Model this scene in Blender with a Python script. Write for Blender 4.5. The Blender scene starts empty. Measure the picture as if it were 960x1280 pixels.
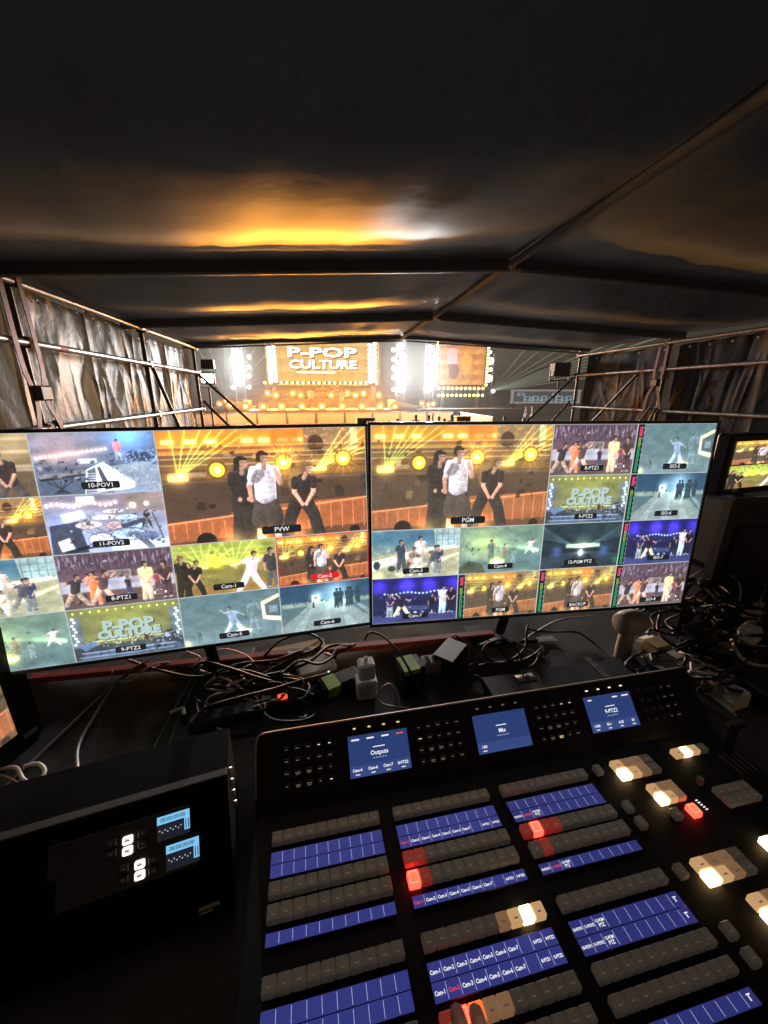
import bpy, bmesh, math, random
import numpy as np
from mathutils import Vector, Matrix, Euler
random.seed(7); RNG = np.random.default_rng(11)
SC = bpy.context.scene
COL = SC.collection
R = math.radians

# ------------------------------------------------------------------ camera, sky, exposure
CAM_Z = 2.70
PITCH = R(17.136)
FPX = 480.0                                   # focal length in pixels of a 960 px wide frame
cam = bpy.data.cameras.new('Camera'); cam.sensor_fit = 'HORIZONTAL'; cam.sensor_width = 36; cam.lens = 36*FPX/960
cam.clip_start = 0.02; cam.clip_end = 3000
camo = bpy.data.objects.new('Camera', cam); COL.objects.link(camo)
camo.location = (0, 0, CAM_Z); camo.rotation_euler = (math.pi/2-PITCH, 0, 0)
SC.camera = camo
W = bpy.data.worlds.new('World'); SC.world = W; W.use_nodes = True
nt = W.node_tree; bg = nt.nodes['Background']
sky = nt.nodes.new('ShaderNodeTexSky'); sky.sky_type = 'NISHITA'; sky.sun_disc = False
sky.sun_elevation = R(1.5); sky.sun_rotation = R(150); sky.dust_density = 4
nt.links.new(sky.outputs[0], bg.inputs[0]); bg.inputs[1].default_value = 0.035
sl = bpy.data.lights.new('moon', 'SUN'); sl.energy = 0.01; sl.angle = R(0.5); sl.color = (.8, .88, 1)
so = bpy.data.objects.new('moon', sl); COL.objects.link(so); so.rotation_euler = (R(50), 0, R(150))
SC.view_settings.view_transform = 'Standard'; SC.view_settings.look = 'None'
SC.view_settings.exposure = 0.55; SC.view_settings.gamma = 1; SC.view_settings.use_curve_mapping = False
SC.cycles.use_denoising = True; SC.cycles.max_bounces = 4; SC.cycles.diffuse_bounces = 2; SC.cycles.glossy_bounces = 2
SC.cycles.use_adaptive_sampling = True; SC.cycles.adaptive_threshold = .02; SC.cycles.adaptive_min_samples = 12
SC.cycles.transparent_max_bounces = 12; SC.cycles.volume_bounces = 0; SC.cycles.sample_clamp_indirect = 4
SC.cycles.caustics_reflective = False; SC.cycles.caustics_refractive = False

# ------------------------------------------------------------------ planning helpers: where a sight line meets a plane of the place
YAW = R(9.05)                                  # the tent and the stage are turned this much from the line of sight
TENT = Matrix.Rotation(YAW, 4, 'Z')
DESK_Z = CAM_Z-0.87
FLOOR_Z = 1.10
def ray(u, v):
    a = (u-480)/FPX; b = (640-v)/FPX; c, s = math.cos(PITCH), math.sin(PITCH)
    return Vector((a, c+b*s, -s+b*c))
def D(u, v, h=0.0):                            # a spot at height h over the desk top
    d = ray(u, v); k = (DESK_Z+h-CAM_Z)/d.z
    return Vector((0, 0, CAM_Z))+d*k
def G(u, v, S):                                # across and height on the plane S metres ahead in the tent's frame
    d = TENT.inverted().to_3x3() @ ray(u, v); k = S/d.y
    return d.x*k, CAM_Z+d.z*k
def at_y(u, v, y):
    d = ray(u, v); return Vector((0, 0, CAM_Z))+d*(y/d.y)

# ------------------------------------------------------------------ materials
MATS = {}
def mat(name, col=(.5, .5, .5), rough=.5, metal=0., emit=None, es=0., spec=.5, noise=0., nscale=8., bump=0., bscale=40., bdist=.01, coat=0., alpha=None, trans=0.):
    if name in MATS: return MATS[name]
    m = bpy.data.materials.new(name); m.use_nodes = True; t = m.node_tree; p = t.nodes['Principled BSDF']
    p.inputs['Base Color'].default_value = (*col, 1); p.inputs['Roughness'].default_value = rough; p.inputs['Metallic'].default_value = metal
    p.inputs['Specular IOR Level'].default_value = spec; p.inputs['Coat Weight'].default_value = coat
    if trans: p.inputs['Transmission Weight'].default_value = trans
    if emit: p.inputs['Emission Color'].default_value = (*emit, 1); p.inputs['Emission Strength'].default_value = es
    if noise or bump:
        tc = t.nodes.new('ShaderNodeTexCoord')
    if noise:
        n = t.nodes.new('ShaderNodeTexNoise'); n.inputs['Scale'].default_value = nscale; n.inputs['Detail'].default_value = 3
        r = t.nodes.new('ShaderNodeValToRGB'); r.color_ramp.elements[0].position = .3; r.color_ramp.elements[1].position = .75
        r.color_ramp.elements[0].color = (*[c*(1-noise) for c in col], 1); r.color_ramp.elements[1].color = (*[min(1, c*(1+noise)) for c in col], 1)
        t.links.new(tc.outputs['Object'], n.inputs['Vector']); t.links.new(n.outputs[0], r.inputs[0]); t.links.new(r.outputs[0], p.inputs['Base Color'])
        mr = t.nodes.new('ShaderNodeMapRange'); mr.inputs[3].default_value = max(.03, rough-.12); mr.inputs[4].default_value = min(1, rough+.12)
        t.links.new(n.outputs[0], mr.inputs[0]); t.links.new(mr.outputs[0], p.inputs['Roughness'])
    if bump:
        n2 = t.nodes.new('ShaderNodeTexNoise'); n2.inputs['Scale'].default_value = bscale; n2.inputs['Detail'].default_value = 3
        b = t.nodes.new('ShaderNodeBump'); b.inputs['Strength'].default_value = bump; b.inputs['Distance'].default_value = bdist
        t.links.new(tc.outputs['Object'], n2.inputs['Vector']); t.links.new(n2.outputs[0], b.inputs['Height']); t.links.new(b.outputs[0], p.inputs['Normal'])
    if emit and not name.startswith(SAMPLED): m.cycles.emission_sampling = 'NONE'
    MATS[name] = m; return m
SAMPLED = ('flood', 'key_red_on', 'key_warm_on')
def emat(name, col, s):                        # a lamp, a lit legend or a lit display
    return mat(name, (.02, .02, .02), .4, emit=col, es=s*.70)
tarp_roof = mat('roof_tarp', (.33, .43, .57), .42, spec=.12, noise=.18, nscale=1.4, bump=.15, bscale=10, bdist=.008)
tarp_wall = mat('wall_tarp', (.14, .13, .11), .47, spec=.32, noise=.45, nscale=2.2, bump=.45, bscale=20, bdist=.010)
def let_through(m, k):                        # thin sheet: part of the light from outside comes through
    t = m.node_tree; p = t.nodes['Principled BSDF']; o = t.nodes['Material Output']; tl = t.nodes.new('ShaderNodeBsdfTranslucent'); mx = t.nodes.new('ShaderNodeMixShader')
    tl.inputs[0].default_value = (.55, .45, .32, 1); mx.inputs[0].default_value = k; t.links.new(p.outputs[0], mx.inputs[1]); t.links.new(tl.outputs[0], mx.inputs[2]); t.links.new(mx.outputs[0], o.inputs[0])
let_through(tarp_wall, .28)
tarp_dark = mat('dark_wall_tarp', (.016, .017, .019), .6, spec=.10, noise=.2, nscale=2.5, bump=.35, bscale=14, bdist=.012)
steel = mat('galvanised_tube', (.42, .41, .4), .38, .85, noise=.25, nscale=20, bump=.05, bscale=90)
steel_dark = mat('dark_tube', (.10, .085, .075), .5, .5, noise=.3, nscale=20)
rust = mat('red_brown_post', (.22, .05, .035), .55, .1, noise=.35, nscale=14, bump=.1)
redtape = mat('red_tape', (.55, .07, .045), .6, noise=.2, nscale=30)
black = mat('black_plastic', (.012, .012, .014), .45, spec=.3, noise=.2, nscale=30)
blackgloss = mat('black_gloss', (.01, .01, .012), .22)
panel_m = mat('console_black', (.012, .012, .014), .55, spec=.15, noise=.25, nscale=25, bump=.04, bscale=400, bdist=.001)
cloth = mat('desk_cloth', (.045, .044, .043), .85, noise=.35, nscale=14, bump=.5, bscale=450, bdist=.002)
rubber = mat('black_cable', (.012, .012, .012), .5, spec=.3)
greyrub = mat('grey_cable', (.22, .22, .22), .5)
greenrub = mat('green_cable', (.03, .30, .12), .45)
whiterub = mat('white_cable', (.6, .57, .52), .45)
whitepl = mat('white_plastic', (.82, .81, .78), .4, noise=.05)
greypl = mat('grey_plastic', (.38, .37, .35), .45, noise=.1)
lime = mat('lime_tape', (.42, .62, .06), .6, noise=.15, nscale=60)
paper = mat('pale_paper', (.55, .5, .42), .8, noise=.12, nscale=20)
gaff = mat('grey_gaffer_tape', (.19, .185, .175), .5, noise=.2, nscale=30, bump=.3, bscale=60)
foam = mat('pale_trunking', (.66, .64, .56), .6, noise=.2, nscale=18, bump=.1)
manila = mat('manila_card', (.55, .38, .15), .75, noise=.2, nscale=20)
wood = mat('dark_ply', (.045, .033, .025), .7, noise=.3, nscale=9, bump=.2, bscale=40)
ground_m = mat('plaza_ground', (.30, .28, .245), .85, noise=.25, nscale=.4, bump=.2, bscale=3)
skin_m = mat('skin', (.42, .22, .14), .55, noise=.08, nscale=60, bump=.15, bscale=300, bdist=.001)

# ------------------------------------------------------------------ mesh helpers
class MB:
    def __init__(s): s.v = []; s.f = []; s.m = []; s.k = 0; s.uv = None
    def mi(s, k): s.k = k; return s
    def add(s, vs, fs):
        o = len(s.v); s.v += [tuple(q) for q in vs]
        for f in fs: s.f.append([i+o for i in f]); s.m.append(s.k)
        return s
    def box(s, c, d, M=None, ch=0.):
        hx, hy, hz = d[0]/2, d[1]/2, d[2]/2
        if ch <= 0:
            vs = [Vector((x*hx, y*hy, z*hz)) for z in (-1, 1) for y in (-1, 1) for x in (-1, 1)]
            fs = [(0, 2, 3, 1), (4, 5, 7, 6), (0, 1, 5, 4), (2, 6, 7, 3), (0, 4, 6, 2), (1, 3, 7, 5)]
        else:
            ch = min(ch, hx*.9, hy*.9, hz*.9); bm = bmesh.new(); bmesh.ops.create_cube(bm, size=1)
            bmesh.ops.scale(bm, vec=(d[0], d[1], d[2]), verts=bm.verts)
            bmesh.ops.bevel(bm, geom=bm.edges[:], offset=ch, segments=1, affect='EDGES')
            bm.verts.index_update(); vs = [v.co.copy() for v in bm.verts]; fs = [[v.index for v in f.verts] for f in bm.faces]; bm.free()
        c = Vector(c); vs = [(M @ q if M else q)+c for q in vs]
        return s.add(vs, fs)
    def tube(s, pts, r, n=8, cap=True):
        P = [Vector(q) for q in pts]; N = len(P); rs = r if hasattr(r, '__len__') else [r]*N
        t0 = (P[1]-P[0]).normalized(); a = t0.orthogonal().normalized(); vs = []; fs = []
        for i in range(N):
            t = ((P[min(i+1, N-1)]-P[max(i-1, 0)])).normalized()
            a = (a-t*a.dot(t)); a = a.normalized() if a.length > 1e-6 else t.orthogonal().normalized(); b = t.cross(a)
            for j in range(n):
                g = 2*math.pi*j/n; vs.append(P[i]+(a*math.cos(g)+b*math.sin(g))*rs[i])
        for i in range(N-1):
            for j in range(n):
                k = (j+1) % n; fs.append((i*n+j, i*n+k, (i+1)*n+k, (i+1)*n+j))
        if cap: fs.append(tuple(range(n-1, -1, -1))); fs.append(tuple(range((N-1)*n, N*n)))
        return s.add(vs, fs)
    def cyl(s, p0, p1, r0, r1=None, n=12): return s.tube([p0, p1], [r0, r0 if r1 is None else r1], n)
    def prism(s, poly, d0, d1, f):               # poly of 2-D points, f(x, y, d) -> 3-D
        n = len(poly); vs = [f(x, y, d0) for x, y in poly]+[f(x, y, d1) for x, y in poly]
        return s.add(vs, [tuple(range(n-1, -1, -1)), tuple(range(n, 2*n))]+[(i, (i+1) % n, n+(i+1) % n, n+i) for i in range(n)])
    def grid(s, fn, nu, nv):
        vs = [fn(i/nu, j/nv) for j in range(nv+1) for i in range(nu+1)]
        return s.add(vs, [(j*(nu+1)+i, j*(nu+1)+i+1, (j+1)*(nu+1)+i+1, (j+1)*(nu+1)+i) for j in range(nv) for i in range(nu)])
    def quad(s, a, b, c, d): return s.add([a, b, c, d], [(0, 1, 2, 3)])
    def mesh_in(s, me, M, k=0):
        s.k = k; return s.add([M @ v.co for v in me.vertices], [list(p.vertices) for p in me.polygons])
    def mesh(s, name, mats, smooth=False, auto=None):
        me = bpy.data.meshes.new(name); me.from_pydata(s.v, [], s.f)
        for m in (mats if isinstance(mats, (list, tuple)) else [mats]): me.materials.append(m)
        me.polygons.foreach_set('material_index', s.m)
        bm = bmesh.new(); bm.from_mesh(me); bmesh.ops.recalc_face_normals(bm, faces=bm.faces) if smooth != 'keep' else None; bm.to_mesh(me); bm.free()
        if smooth: me.polygons.foreach_set('use_smooth', [True]*len(me.polygons))
        if auto: me.set_sharp_from_angle(angle=R(auto))
        me.update(); return me
    def build(s, name, mats, parent=None, loc=(0, 0, 0), smooth=False, auto=None, M=None):
        o = bpy.data.objects.new(name, s.mesh(name, mats, smooth, auto)); COL.objects.link(o); o.parent = parent
        if M is not None: o.matrix_local = M
        else: o.location = loc
        return o
def tag(o, label=None, cat=None, group=None, kind=None):
    for k, v in (('label', label), ('category', cat), ('group', group), ('kind', kind)):
        if v: o[k] = v
    return o
def thing(name, label, cat, loc=(0, 0, 0), rz=0., group=None, M=None):
    o = bpy.data.objects.new(name, None); COL.objects.link(o); o.empty_display_size = .1
    if M is not None: o.matrix_world = M
    else: o.location = loc; o.rotation_euler = (0, 0, rz)
    return tag(o, label, cat, group)
def tthing(name, label, cat, t, s, z, group=None, turn=0.):   # a thing placed in the tent's frame
    p = TENT @ Vector((t, s, z)); return thing(name, label, cat, p, YAW+turn, group)
def inst(name, me, parent, loc=(0, 0, 0), M=None, label=None):
    o = bpy.data.objects.new(name, me); COL.objects.link(o); o.parent = parent
    if M is not None: o.matrix_local = M
    else: o.location = loc
    if label: o['label'] = label
    return o
def dup(o, parent=None):
    c = o.copy(); COL.objects.link(c); c.parent = parent
    for ch in list(o.children): dup(ch, c)
    return c
def crom(pts, k=8):                             # a smooth run through points
    P = [Vector(q) for q in pts]; P = [2*P[0]-P[1]]+P+[2*P[-1]-P[-2]]; out = []
    for i in range(1, len(P)-2):
        a, b, c, d = P[i-1:i+3]
        for j in range(k):
            t = j/k; out.append(.5*((2*b)+(c-a)*t+(2*a-5*b+4*c-d)*t*t+(3*b-a-3*c+d)*t**3))
    out.append(P[-2]); return out
TXT = {}
def text_mesh(s, size=1., bold=0., shear=0.):
    key = (s, size, bold, shear)
    if key in TXT: return TXT[key]
    cu = bpy.data.curves.new('lettering', 'FONT'); cu.body = s; cu.size = size; cu.align_x = 'CENTER'; cu.align_y = 'CENTER'; cu.offset = bold; cu.shear = shear
    cu.resolution_u = 2
    ob = bpy.data.objects.new('lettering', cu); COL.objects.link(ob)
    dg = bpy.context.evaluated_depsgraph_get(); me = bpy.data.meshes.new_from_object(ob.evaluated_get(dg))
    bpy.data.objects.remove(ob); bpy.data.curves.remove(cu); TXT[key] = me; return me
UP = Matrix.Rotation(math.pi/2, 4, 'X')         # lettering stood upright, facing -y

# ------------------------------------------------------------------ painted video pictures (sRGB values, x right, y down, 0..1)
class Pic:
    def __init__(s, w, h, a, b, mid=None):
        s.w, s.h = w, h; s.Y, s.X = np.mgrid[0:h, 0:w]; s.X = (s.X+.5)/w; s.Y = (s.Y+.5)/h; s.asp = w/h
        t = s.Y[..., None]; a = np.array(a); b = np.array(b)
        s.p = a*(1-t)+b*t
        s.cl = RNG.normal(0, .07, (h//4+1, w//4+1)).repeat(4, 0).repeat(4, 1)[:h, :w]*.6+RNG.normal(0, .09, (h//9+1, w//9+1)).repeat(9, 0).repeat(9, 1)[:h, :w]*.6
    def mix(s, m, c, al=1.):
        m = np.clip(m, 0, 1)[..., None]*al; s.p = s.p*(1-m)+np.array(c)*m
    def rect(s, x0, y0, x1, y1, c, al=1., soft=1.):
        e = soft/s.h
        m = np.clip((s.X-x0)*s.asp/e+.5, 0, 1)*np.clip((x1-s.X)*s.asp/e+.5, 0, 1)*np.clip((s.Y-y0)/e+.5, 0, 1)*np.clip((y1-s.Y)/e+.5, 0, 1)
        s.mix(m, c, al)
    def poly(s, pts, c, al=1.):
        w = s.win(min(q[0] for q in pts), min(q[1] for q in pts), max(q[0] for q in pts), max(q[1] for q in pts)); SX = s.X[w]; SY = s.Y[w]
        if SX.size == 0: return
        m = np.zeros_like(SX)
        for dx, dy in ((.25, .25), (.75, .25), (.25, .75), (.75, .75)):
            X = SX+(dx-.5)/s.w; Y = SY+(dy-.5)/s.h; ins = np.zeros(X.shape, bool)
            for (xa, ya), (xb, yb) in zip(pts, pts[1:]+pts[:1]):
                if ya == yb: continue
                ins ^= ((ya > Y) != (yb > Y)) & (X < (xb-xa)*(Y-ya)/(yb-ya)+xa)
            m += ins*.25
        s.mixw(w, m, np.asarray(c)*(1+.5*s.cl[w])[..., None], al)
    def win(s, xa, ya, xb, yb):                  # the slice of pixels a shape can touch
        i0 = max(0, int(xa*s.w)-2); i1 = min(s.w, int(xb*s.w)+3); j0 = max(0, int(ya*s.h)-2); j1 = min(s.h, int(yb*s.h)+3)
        return (slice(j0, max(j0, j1)), slice(i0, max(i0, i1)))
    def mixw(s, w, m, c, al):
        m = np.clip(m, 0, 1)[..., None]*al; s.p[w] = s.p[w]*(1-m)+np.asarray(c)*m
    def cap(s, x0, y0, x1, y1, r0, r1, c, al=1., soft=1.6):    # a tapered, side-lit limb; radii in picture heights
        A = s.asp; r = max(r0, r1)+.01; w = s.win(min(x0, x1)-r/A, min(y0, y1)-r, max(x0, x1)+r/A, max(y0, y1)+r); X = s.X[w]; Y = s.Y[w]
        if X.size == 0: return
        px = (X-x0)*A; py = Y-y0; dx = (x1-x0)*A; dy = y1-y0; L = dx*dx+dy*dy+1e-9
        t = np.clip((px*dx+py*dy)/L, 0, 1); qx = px-dx*t; qy = py-dy*t; rr = (r0+(r1-r0)*t); d = np.hypot(qx, qy)-rr
        sh = 1.02+.30*np.clip(-(qx*.6+qy*.8)/np.maximum(rr, 1e-4), -1, 1)+s.cl[w]
        s.mixw(w, .5-d*s.h/soft, np.asarray(c)*sh[..., None], al)
    def ell(s, x, y, rx, ry, c, al=1., soft=1.6):
        w = s.win(x-rx/s.asp-.02, y-ry-.02, x+rx/s.asp+.02, y+ry+.02); X = s.X[w]; Y = s.Y[w]
        if X.size == 0: return
        d = (np.hypot((X-x)*s.asp/rx, (Y-y)/ry)-1)*min(rx, ry); s.mixw(w, .5-d*s.h/soft, c, al)
    def glow(s, x, y, r, c, k=1.):
        d = np.hypot((s.X-x)*s.asp, s.Y-y)/r; s.p = s.p+np.array(c)*(k*np.exp(-d*d*1.5))[..., None]
    def beam(s, x0, y0, x1, y1, w, c, k=.8):
        A = s.asp; px = (s.X-x0)*A; py = s.Y-y0; dx = (x1-x0)*A; dy = y1-y0; L = dx*dx+dy*dy+1e-9
        t = np.clip((px*dx+py*dy)/L, 0, 1); d = np.hypot(px-dx*t, py-dy*t)/w
        s.p = s.p+np.array(c)*(k*np.exp(-d*d)*(1-.5*t))[..., None]
    def grain(s, a=.03, blot=.05):
        def bl(q, k):                             # box blur both ways
            for ax in (0, 1):
                q = sum(np.roll(q, d, ax) for d in range(-k, k+1))/(2*k+1)
            return q
        hi = np.clip(s.p-.62, 0, 1); s.p = s.p*.88+s.p.mean((0, 1))*.10+.03; g_ = s.p.mean(2, keepdims=True); s.p = s.p*.80+g_*.20; s.p = s.p*np.array((.97, 1., 1.06)); s.p = bl(s.p, 1)*.65+s.p*.35+bl(bl(hi, 7), 7)*.8+.02  # glare haze and highlight bloom are painted into the picture
        n = RNG.normal(0, a, (s.h, s.w, 1)); k = 12
        b = RNG.normal(0, blot, (k, k)); yy = np.linspace(0, k-1.001, s.h); xx = np.linspace(0, k-1.001, s.w)
        y0 = yy.astype(int); x0 = xx.astype(int); fy = (yy-y0)[:, None]; fx = (xx-x0)[None]
        B = b[y0][:, x0]*(1-fy)*(1-fx)+b[y0+1][:, x0]*fy*(1-fx)+b[y0][:, x0+1]*(1-fy)*fx+b[y0+1][:, x0+1]*fy*fx
        fr = sum(RNG.normal(0, .018, (s.h//q+1, s.w//q+1)).repeat(q, 0).repeat(q, 1)[:s.h, :s.w] for q in (2, 5, 11)); s.p = s.p*(1+B[..., None]+bl(fr, 2)[..., None])+n
    def person(s, x, y, h, top, leg, skin=(.72, .5, .38), hair=(.1, .07, .06), pose=0, facing=1, sleeve=None, al=1., bag=1., long=False, shorts=False, bare=False, longs=False, shoe=(.6, .57, .54)):
        A = s.asp; f = facing
        def X(d): return x+d*h/A*f
        def Y(d): return y-d*h
        sleeve = top if sleeve is None else sleeve
        P = {0: dict(kl=(-.07, .26), fl=(-.10, 0), kr=(.07, .26), fr=(.10, 0), hip=(0, .5), sh=(0, .82), el=(-.17, .62), hl=(-.16, .46), er=(.17, .64), hr=(.12, .80), hd=(.0, .93)),
             1: dict(kl=(-.15, .27), fl=(-.21, 0), kr=(.14, .27), fr=(.20, 0), hip=(-.01, .49), sh=(.04, .76), el=(-.09, .58), hl=(.0, .42), er=(.15, .58), hr=(.05, .42), hd=(.10, .88)),
             2: dict(kl=(-.18, .24), fl=(-.30, .02), kr=(.10, .27), fr=(.26, 0), hip=(-.02, .46), sh=(.04, .76), el=(-.20, .70), hl=(-.34, .62), er=(.22, .74), hr=(.34, .86), hd=(.09, .88)),
             3: dict(kl=(-.05, .26), fl=(-.09, 0), kr=(.06, .27), fr=(.05, 0), hip=(0, .5), sh=(.01, .81), el=(-.12, .64), hl=(-.04, .5), er=(.15, .62), hr=(.06, .5), hd=(.02, .93))}[pose]
        lw = .066*h*bag; so = 2.4
        for k, ft in (('kl', 'fl'), ('kr', 'fr')):
            hx = P['hip'][0]+(-.045 if k == 'kl' else .045)
            s.cap(X(hx), Y(P['hip'][1]), X(P[k][0]), Y(P[k][1]), lw*1.15, lw*1.0, leg, al, so)
            if shorts: s.cap(X(P[k][0]), Y(P[k][1]), X(P[ft][0]), Y(P[ft][1]+.02), lw*.55, lw*.42, skin, al, so); s.cap(X(P[k][0]), Y(P[k][1]+.05), X(P[k][0]+(P[ft][0]-P[k][0])*.25), Y(P[k][1]-.04), lw*1.15, lw*1.25, leg, al, so)
            else: s.cap(X(P[k][0]), Y(P[k][1]), X(P[ft][0]), Y(P[ft][1]+.02), lw*1.0, lw*.85*(1.15 if bag > 1 else .9), leg, al, so)
            s.cap(X(P[ft][0]), Y(P[ft][1]+.015), X(P[ft][0]+.05), Y(P[ft][1]+.01), .024*h, .02*h, shoe, al, so)
        sx, sy = P['sh']; hx, hy = P['hip']; hdx, hdy = P['hd']
        if long: s.cap(X(hdx-.03), Y(hdy+.02), X(sx-.06), Y(sy-.14), .062*h, .05*h, hair, al*.95, so)
        s.poly([(X(sx-.125), Y(sy-.01)), (X(sx-.05), Y(sy+.04)), (X(sx+.05), Y(sy+.04)), (X(sx+.125), Y(sy-.01)), (X(hx+.115), Y(hy-.04)), (X(hx-.115), Y(hy-.04))], top, al)
        s.cap(X(sx-.02), Y(sy-.03), X(hx-.02), Y(hy), .085*h, .09*h, top, al, so); s.cap(X(sx+.03), Y(sy-.03), X(hx+.03), Y(hy), .075*h, .08*h, tuple(q*.9 for q in top), al*.8, 5)
        for q in range(4):                          # cloth folds
            fx = sx+(hx-sx)*(.2+.2*q); fy = sy+(hy-sy)*(.2+.2*q); s.cap(X(fx-.08), Y(fy), X(fx+.06), Y(fy-.035), .006*h, .004*h, tuple(c_*.62 for c_ in top), al*.6, 4)
        for e, hh, d in (('el', 'hl', -.115), ('er', 'hr', .115)):
            mx_, my_ = (sx+d+P[e][0])/2, (sy-.02+P[e][1])/2
            s.cap(X(sx+d), Y(sy-.02), X(P[e][0]), Y(P[e][1]), .034*h, .030*h, skin if bare else sleeve, al, so); s.cap(X(sx+d), Y(sy-.02), X(mx_), Y(my_), .047*h, .044*h, sleeve, al, so)
            s.cap(X(P[e][0]), Y(P[e][1]), X(P[hh][0]), Y(P[hh][1]), .028*h, .020*h, skin if (bare or not longs) else sleeve, al, so); s.ell(X(P[hh][0]), Y(P[hh][1]), .024*h, .028*h, skin, al)
        s.cap(X(sx), Y(sy), X(hdx), Y(hdy), .028*h, .028*h, tuple(c_*.8 for c_ in skin), al, so)
        s.ell(X(hdx-.014), Y(hdy+.020), .060*h, .066*h, hair, al, so); s.ell(X(hdx+.016), Y(hdy-.006), .043*h, .055*h, skin, al, so)
        s.ell(X(hdx-.012), Y(hdy-.004), .022*h, .05*h, tuple(c_*.72 for c_ in skin), al*.7, 3); s.cap(X(hdx-.005), Y(hdy+.008), X(hdx+.045), Y(hdy+.006), .007*h, .006*h, tuple(c_*.45 for c_ in skin), al*.8, 2.4)
        s.cap(X(hdx+.008), Y(hdy-.036), X(hdx+.034), Y(hdy-.036), .005*h, .004*h, (.45, .2, .18), al*.7, 2.4); s.cap(X(hdx-.035), Y(hdy+.055), X(hdx+.045), Y(hdy+.045), .020*h, .016*h, hair, al, so)
    def clutter(s, x0, y0, x1, y1, n, dark=(.08, .08, .1), lite=(.7, .7, .72), size=.03):   # stage gear, stands and cases too small to name
        for _ in range(n):
            x = RNG.uniform(x0, x1); y = RNG.uniform(y0, y1); w = RNG.uniform(.3, 1.2)*size; h = RNG.uniform(.4, 1.6)*size; c = np.array(dark)*RNG.uniform(.6, 1.8) if RNG.random() < .72 else np.array(lite)*RNG.uniform(.5, 1.)
            k = RNG.random()
            if k < .45: s.poly([(x, y), (x+w, y-.01), (x+w*.9, y+h), (x-.005, y+h)], c, .75)
            elif k < .8: s.cap(x, y, x+RNG.uniform(-1, 1)*size, y+RNG.uniform(.4, 2.2)*size, .004, .003, c, .8)
            else: s.ell(x, y, w*.6, h*.35, c, .75)
    def image(s, name):
        im = bpy.data.images.new(name, s.w, s.h); a = np.ones((s.h, s.w, 4), np.float32); a[..., :3] = np.clip(s.p, 0, 1)[::-1]
        im.pixels.foreach_set(a.ravel()); im.update(); im.pack(); return im
def f_dancers(w, h, warm=1.0, dim=0.):
    s = Pic(w, h, (.50*warm, .32, .08), (.35, .19, .10))
    s.rect(0, 0, 1, .20, (.80*warm, .48, .06), .85, 8)
    for x in (.02, .12, .21, .38, .46, .55, .62): s.rect(x, .08, x+.055, .115, (1, .86, .50)); s.glow(x+.03, .1, .09, (.4, .22, 0), .6)
    s.rect(.52, .0, .66, .17, (.78, .36, .03), .7, 14)
    s.rect(.68, .0, .93, .22, (.45, .33, .22), .8, 10)
    for k in range(70):
        x = RNG.uniform(.68, .95); y = RNG.uniform(0, .2); s.ell(x, y, .012, .012, (RNG.uniform(.5, .9), RNG.uniform(.35, .6), RNG.uniform(.15, .35)), .6)
    s.ell(.74, .14, .07, .08, (.24, .12, .08)); s.rect(.92, .0, .96, .2, (.66, .72, .52), .8, 4)
    for y in (.135, .195, .235, .29): s.rect(0, y, 1, y+.012, (.78, .64, .42), .6, 2); s.rect(0, y+.012, 1, y+.04, (.38, .24, .14), .7, 3)
    s.rect(0, .335, 1, .36, (.30, .19, .11), .8, 4)
    s.rect(.03, .36, .2, .40, (.7, .55, .4), .6, 2)
    s.rect(0, .42, 1, .80, (.235, .16, .115), .92, 5); s.rect(0, .43, 1, .455, (.42, .29, .18), .5, 3)
    s.poly([(0, .80), (.28, .775), (.33, .69), (.40, .69), (1, .655), (1, .92), (0, .98)], (.63, .29, .11), .95)
    for x in np.linspace(.02, .98, 17): s.rect(x, .68 if x > .6 else .80, x+.006, .95, (.86, .48, .22), .7, 1)
    s.poly([(0, .80), (1, .655), (1, .672), (0, .818)], (.95, .62, .30), .7)
    for bx, by, A in ((.075, .40, (-1.62, -1.35, -1.1, -.95, -.82, -.70, -.6)), (.745, .36, (-1.0, -.85, -.72, -.60, -.50, -.40, -.32))):
        for a in A: s.beam(bx, by, bx+math.cos(a)*.42*h/w*1.6, by+math.sin(a)*.62, .006, (.45, .75, .15), .75)
        s.rect(bx-.045, by-.015, bx+.045, by+.03, (1, .86, .38), 1, 4); s.glow(bx, by, .10, (.6, .45, .1), .6)
    for x, y, k in ((.255, .345, .7), (.575, .30, 1.2), (.88, .285, 1.)):
        s.ell(x, y, .085, .085, (.22, .15, .09)); s.ell(x, y, .062, .062, (1, .72, .08)); s.ell(x, y, .03, .03, (1, .95, .55)); s.glow(x, y, .16*k, (.55, .38, .03), .6*k)
        if k > .9:
            for a in np.linspace(0, math.pi, 7)[:-1]: s.beam(x-math.cos(a)*.16*h/w, y-math.sin(a)*.16, x+math.cos(a)*.16*h/w, y+math.sin(a)*.16, .004, (.6, .42, .05), .6)
    s.clutter(.05, .44, .98, .66, 26, (.13, .09, .07), (.5, .34, .2), .05); s.clutter(.0, .12, 1., .34, 40, (.25, .14, .06), (.95, .75, .4), .03)
    s.person(.365, 1.0, .76, (.13, .11, .105), (.13, .11, .10), hair=(.10, .075, .07), pose=3, longs=True, bag=1.25, long=True, shoe=(.15, .12, .1))
    s.person(.475, 1.0, .80, (.78, .74, .76), (.22, .18, .155), hair=(.14, .095, .07), pose=0, sleeve=(.74, .70, .72), bag=1.25, shorts=True)
    s.cap(.452, .395, .432, .44, .045, .042, (.20, .17, .15), .5, 4)
    s.ell(.630, .47, .075, .13, (.60, .40, .18), .75, 8)
    s.person(.655, 1.0, .72, (.14, .11, .105), (.13, .11, .10), skin=(.80, .57, .43), hair=(.45, .28, .14), pose=1, bag=1.2, long=True, bare=True, shoe=(.2, .16, .14))
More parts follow.
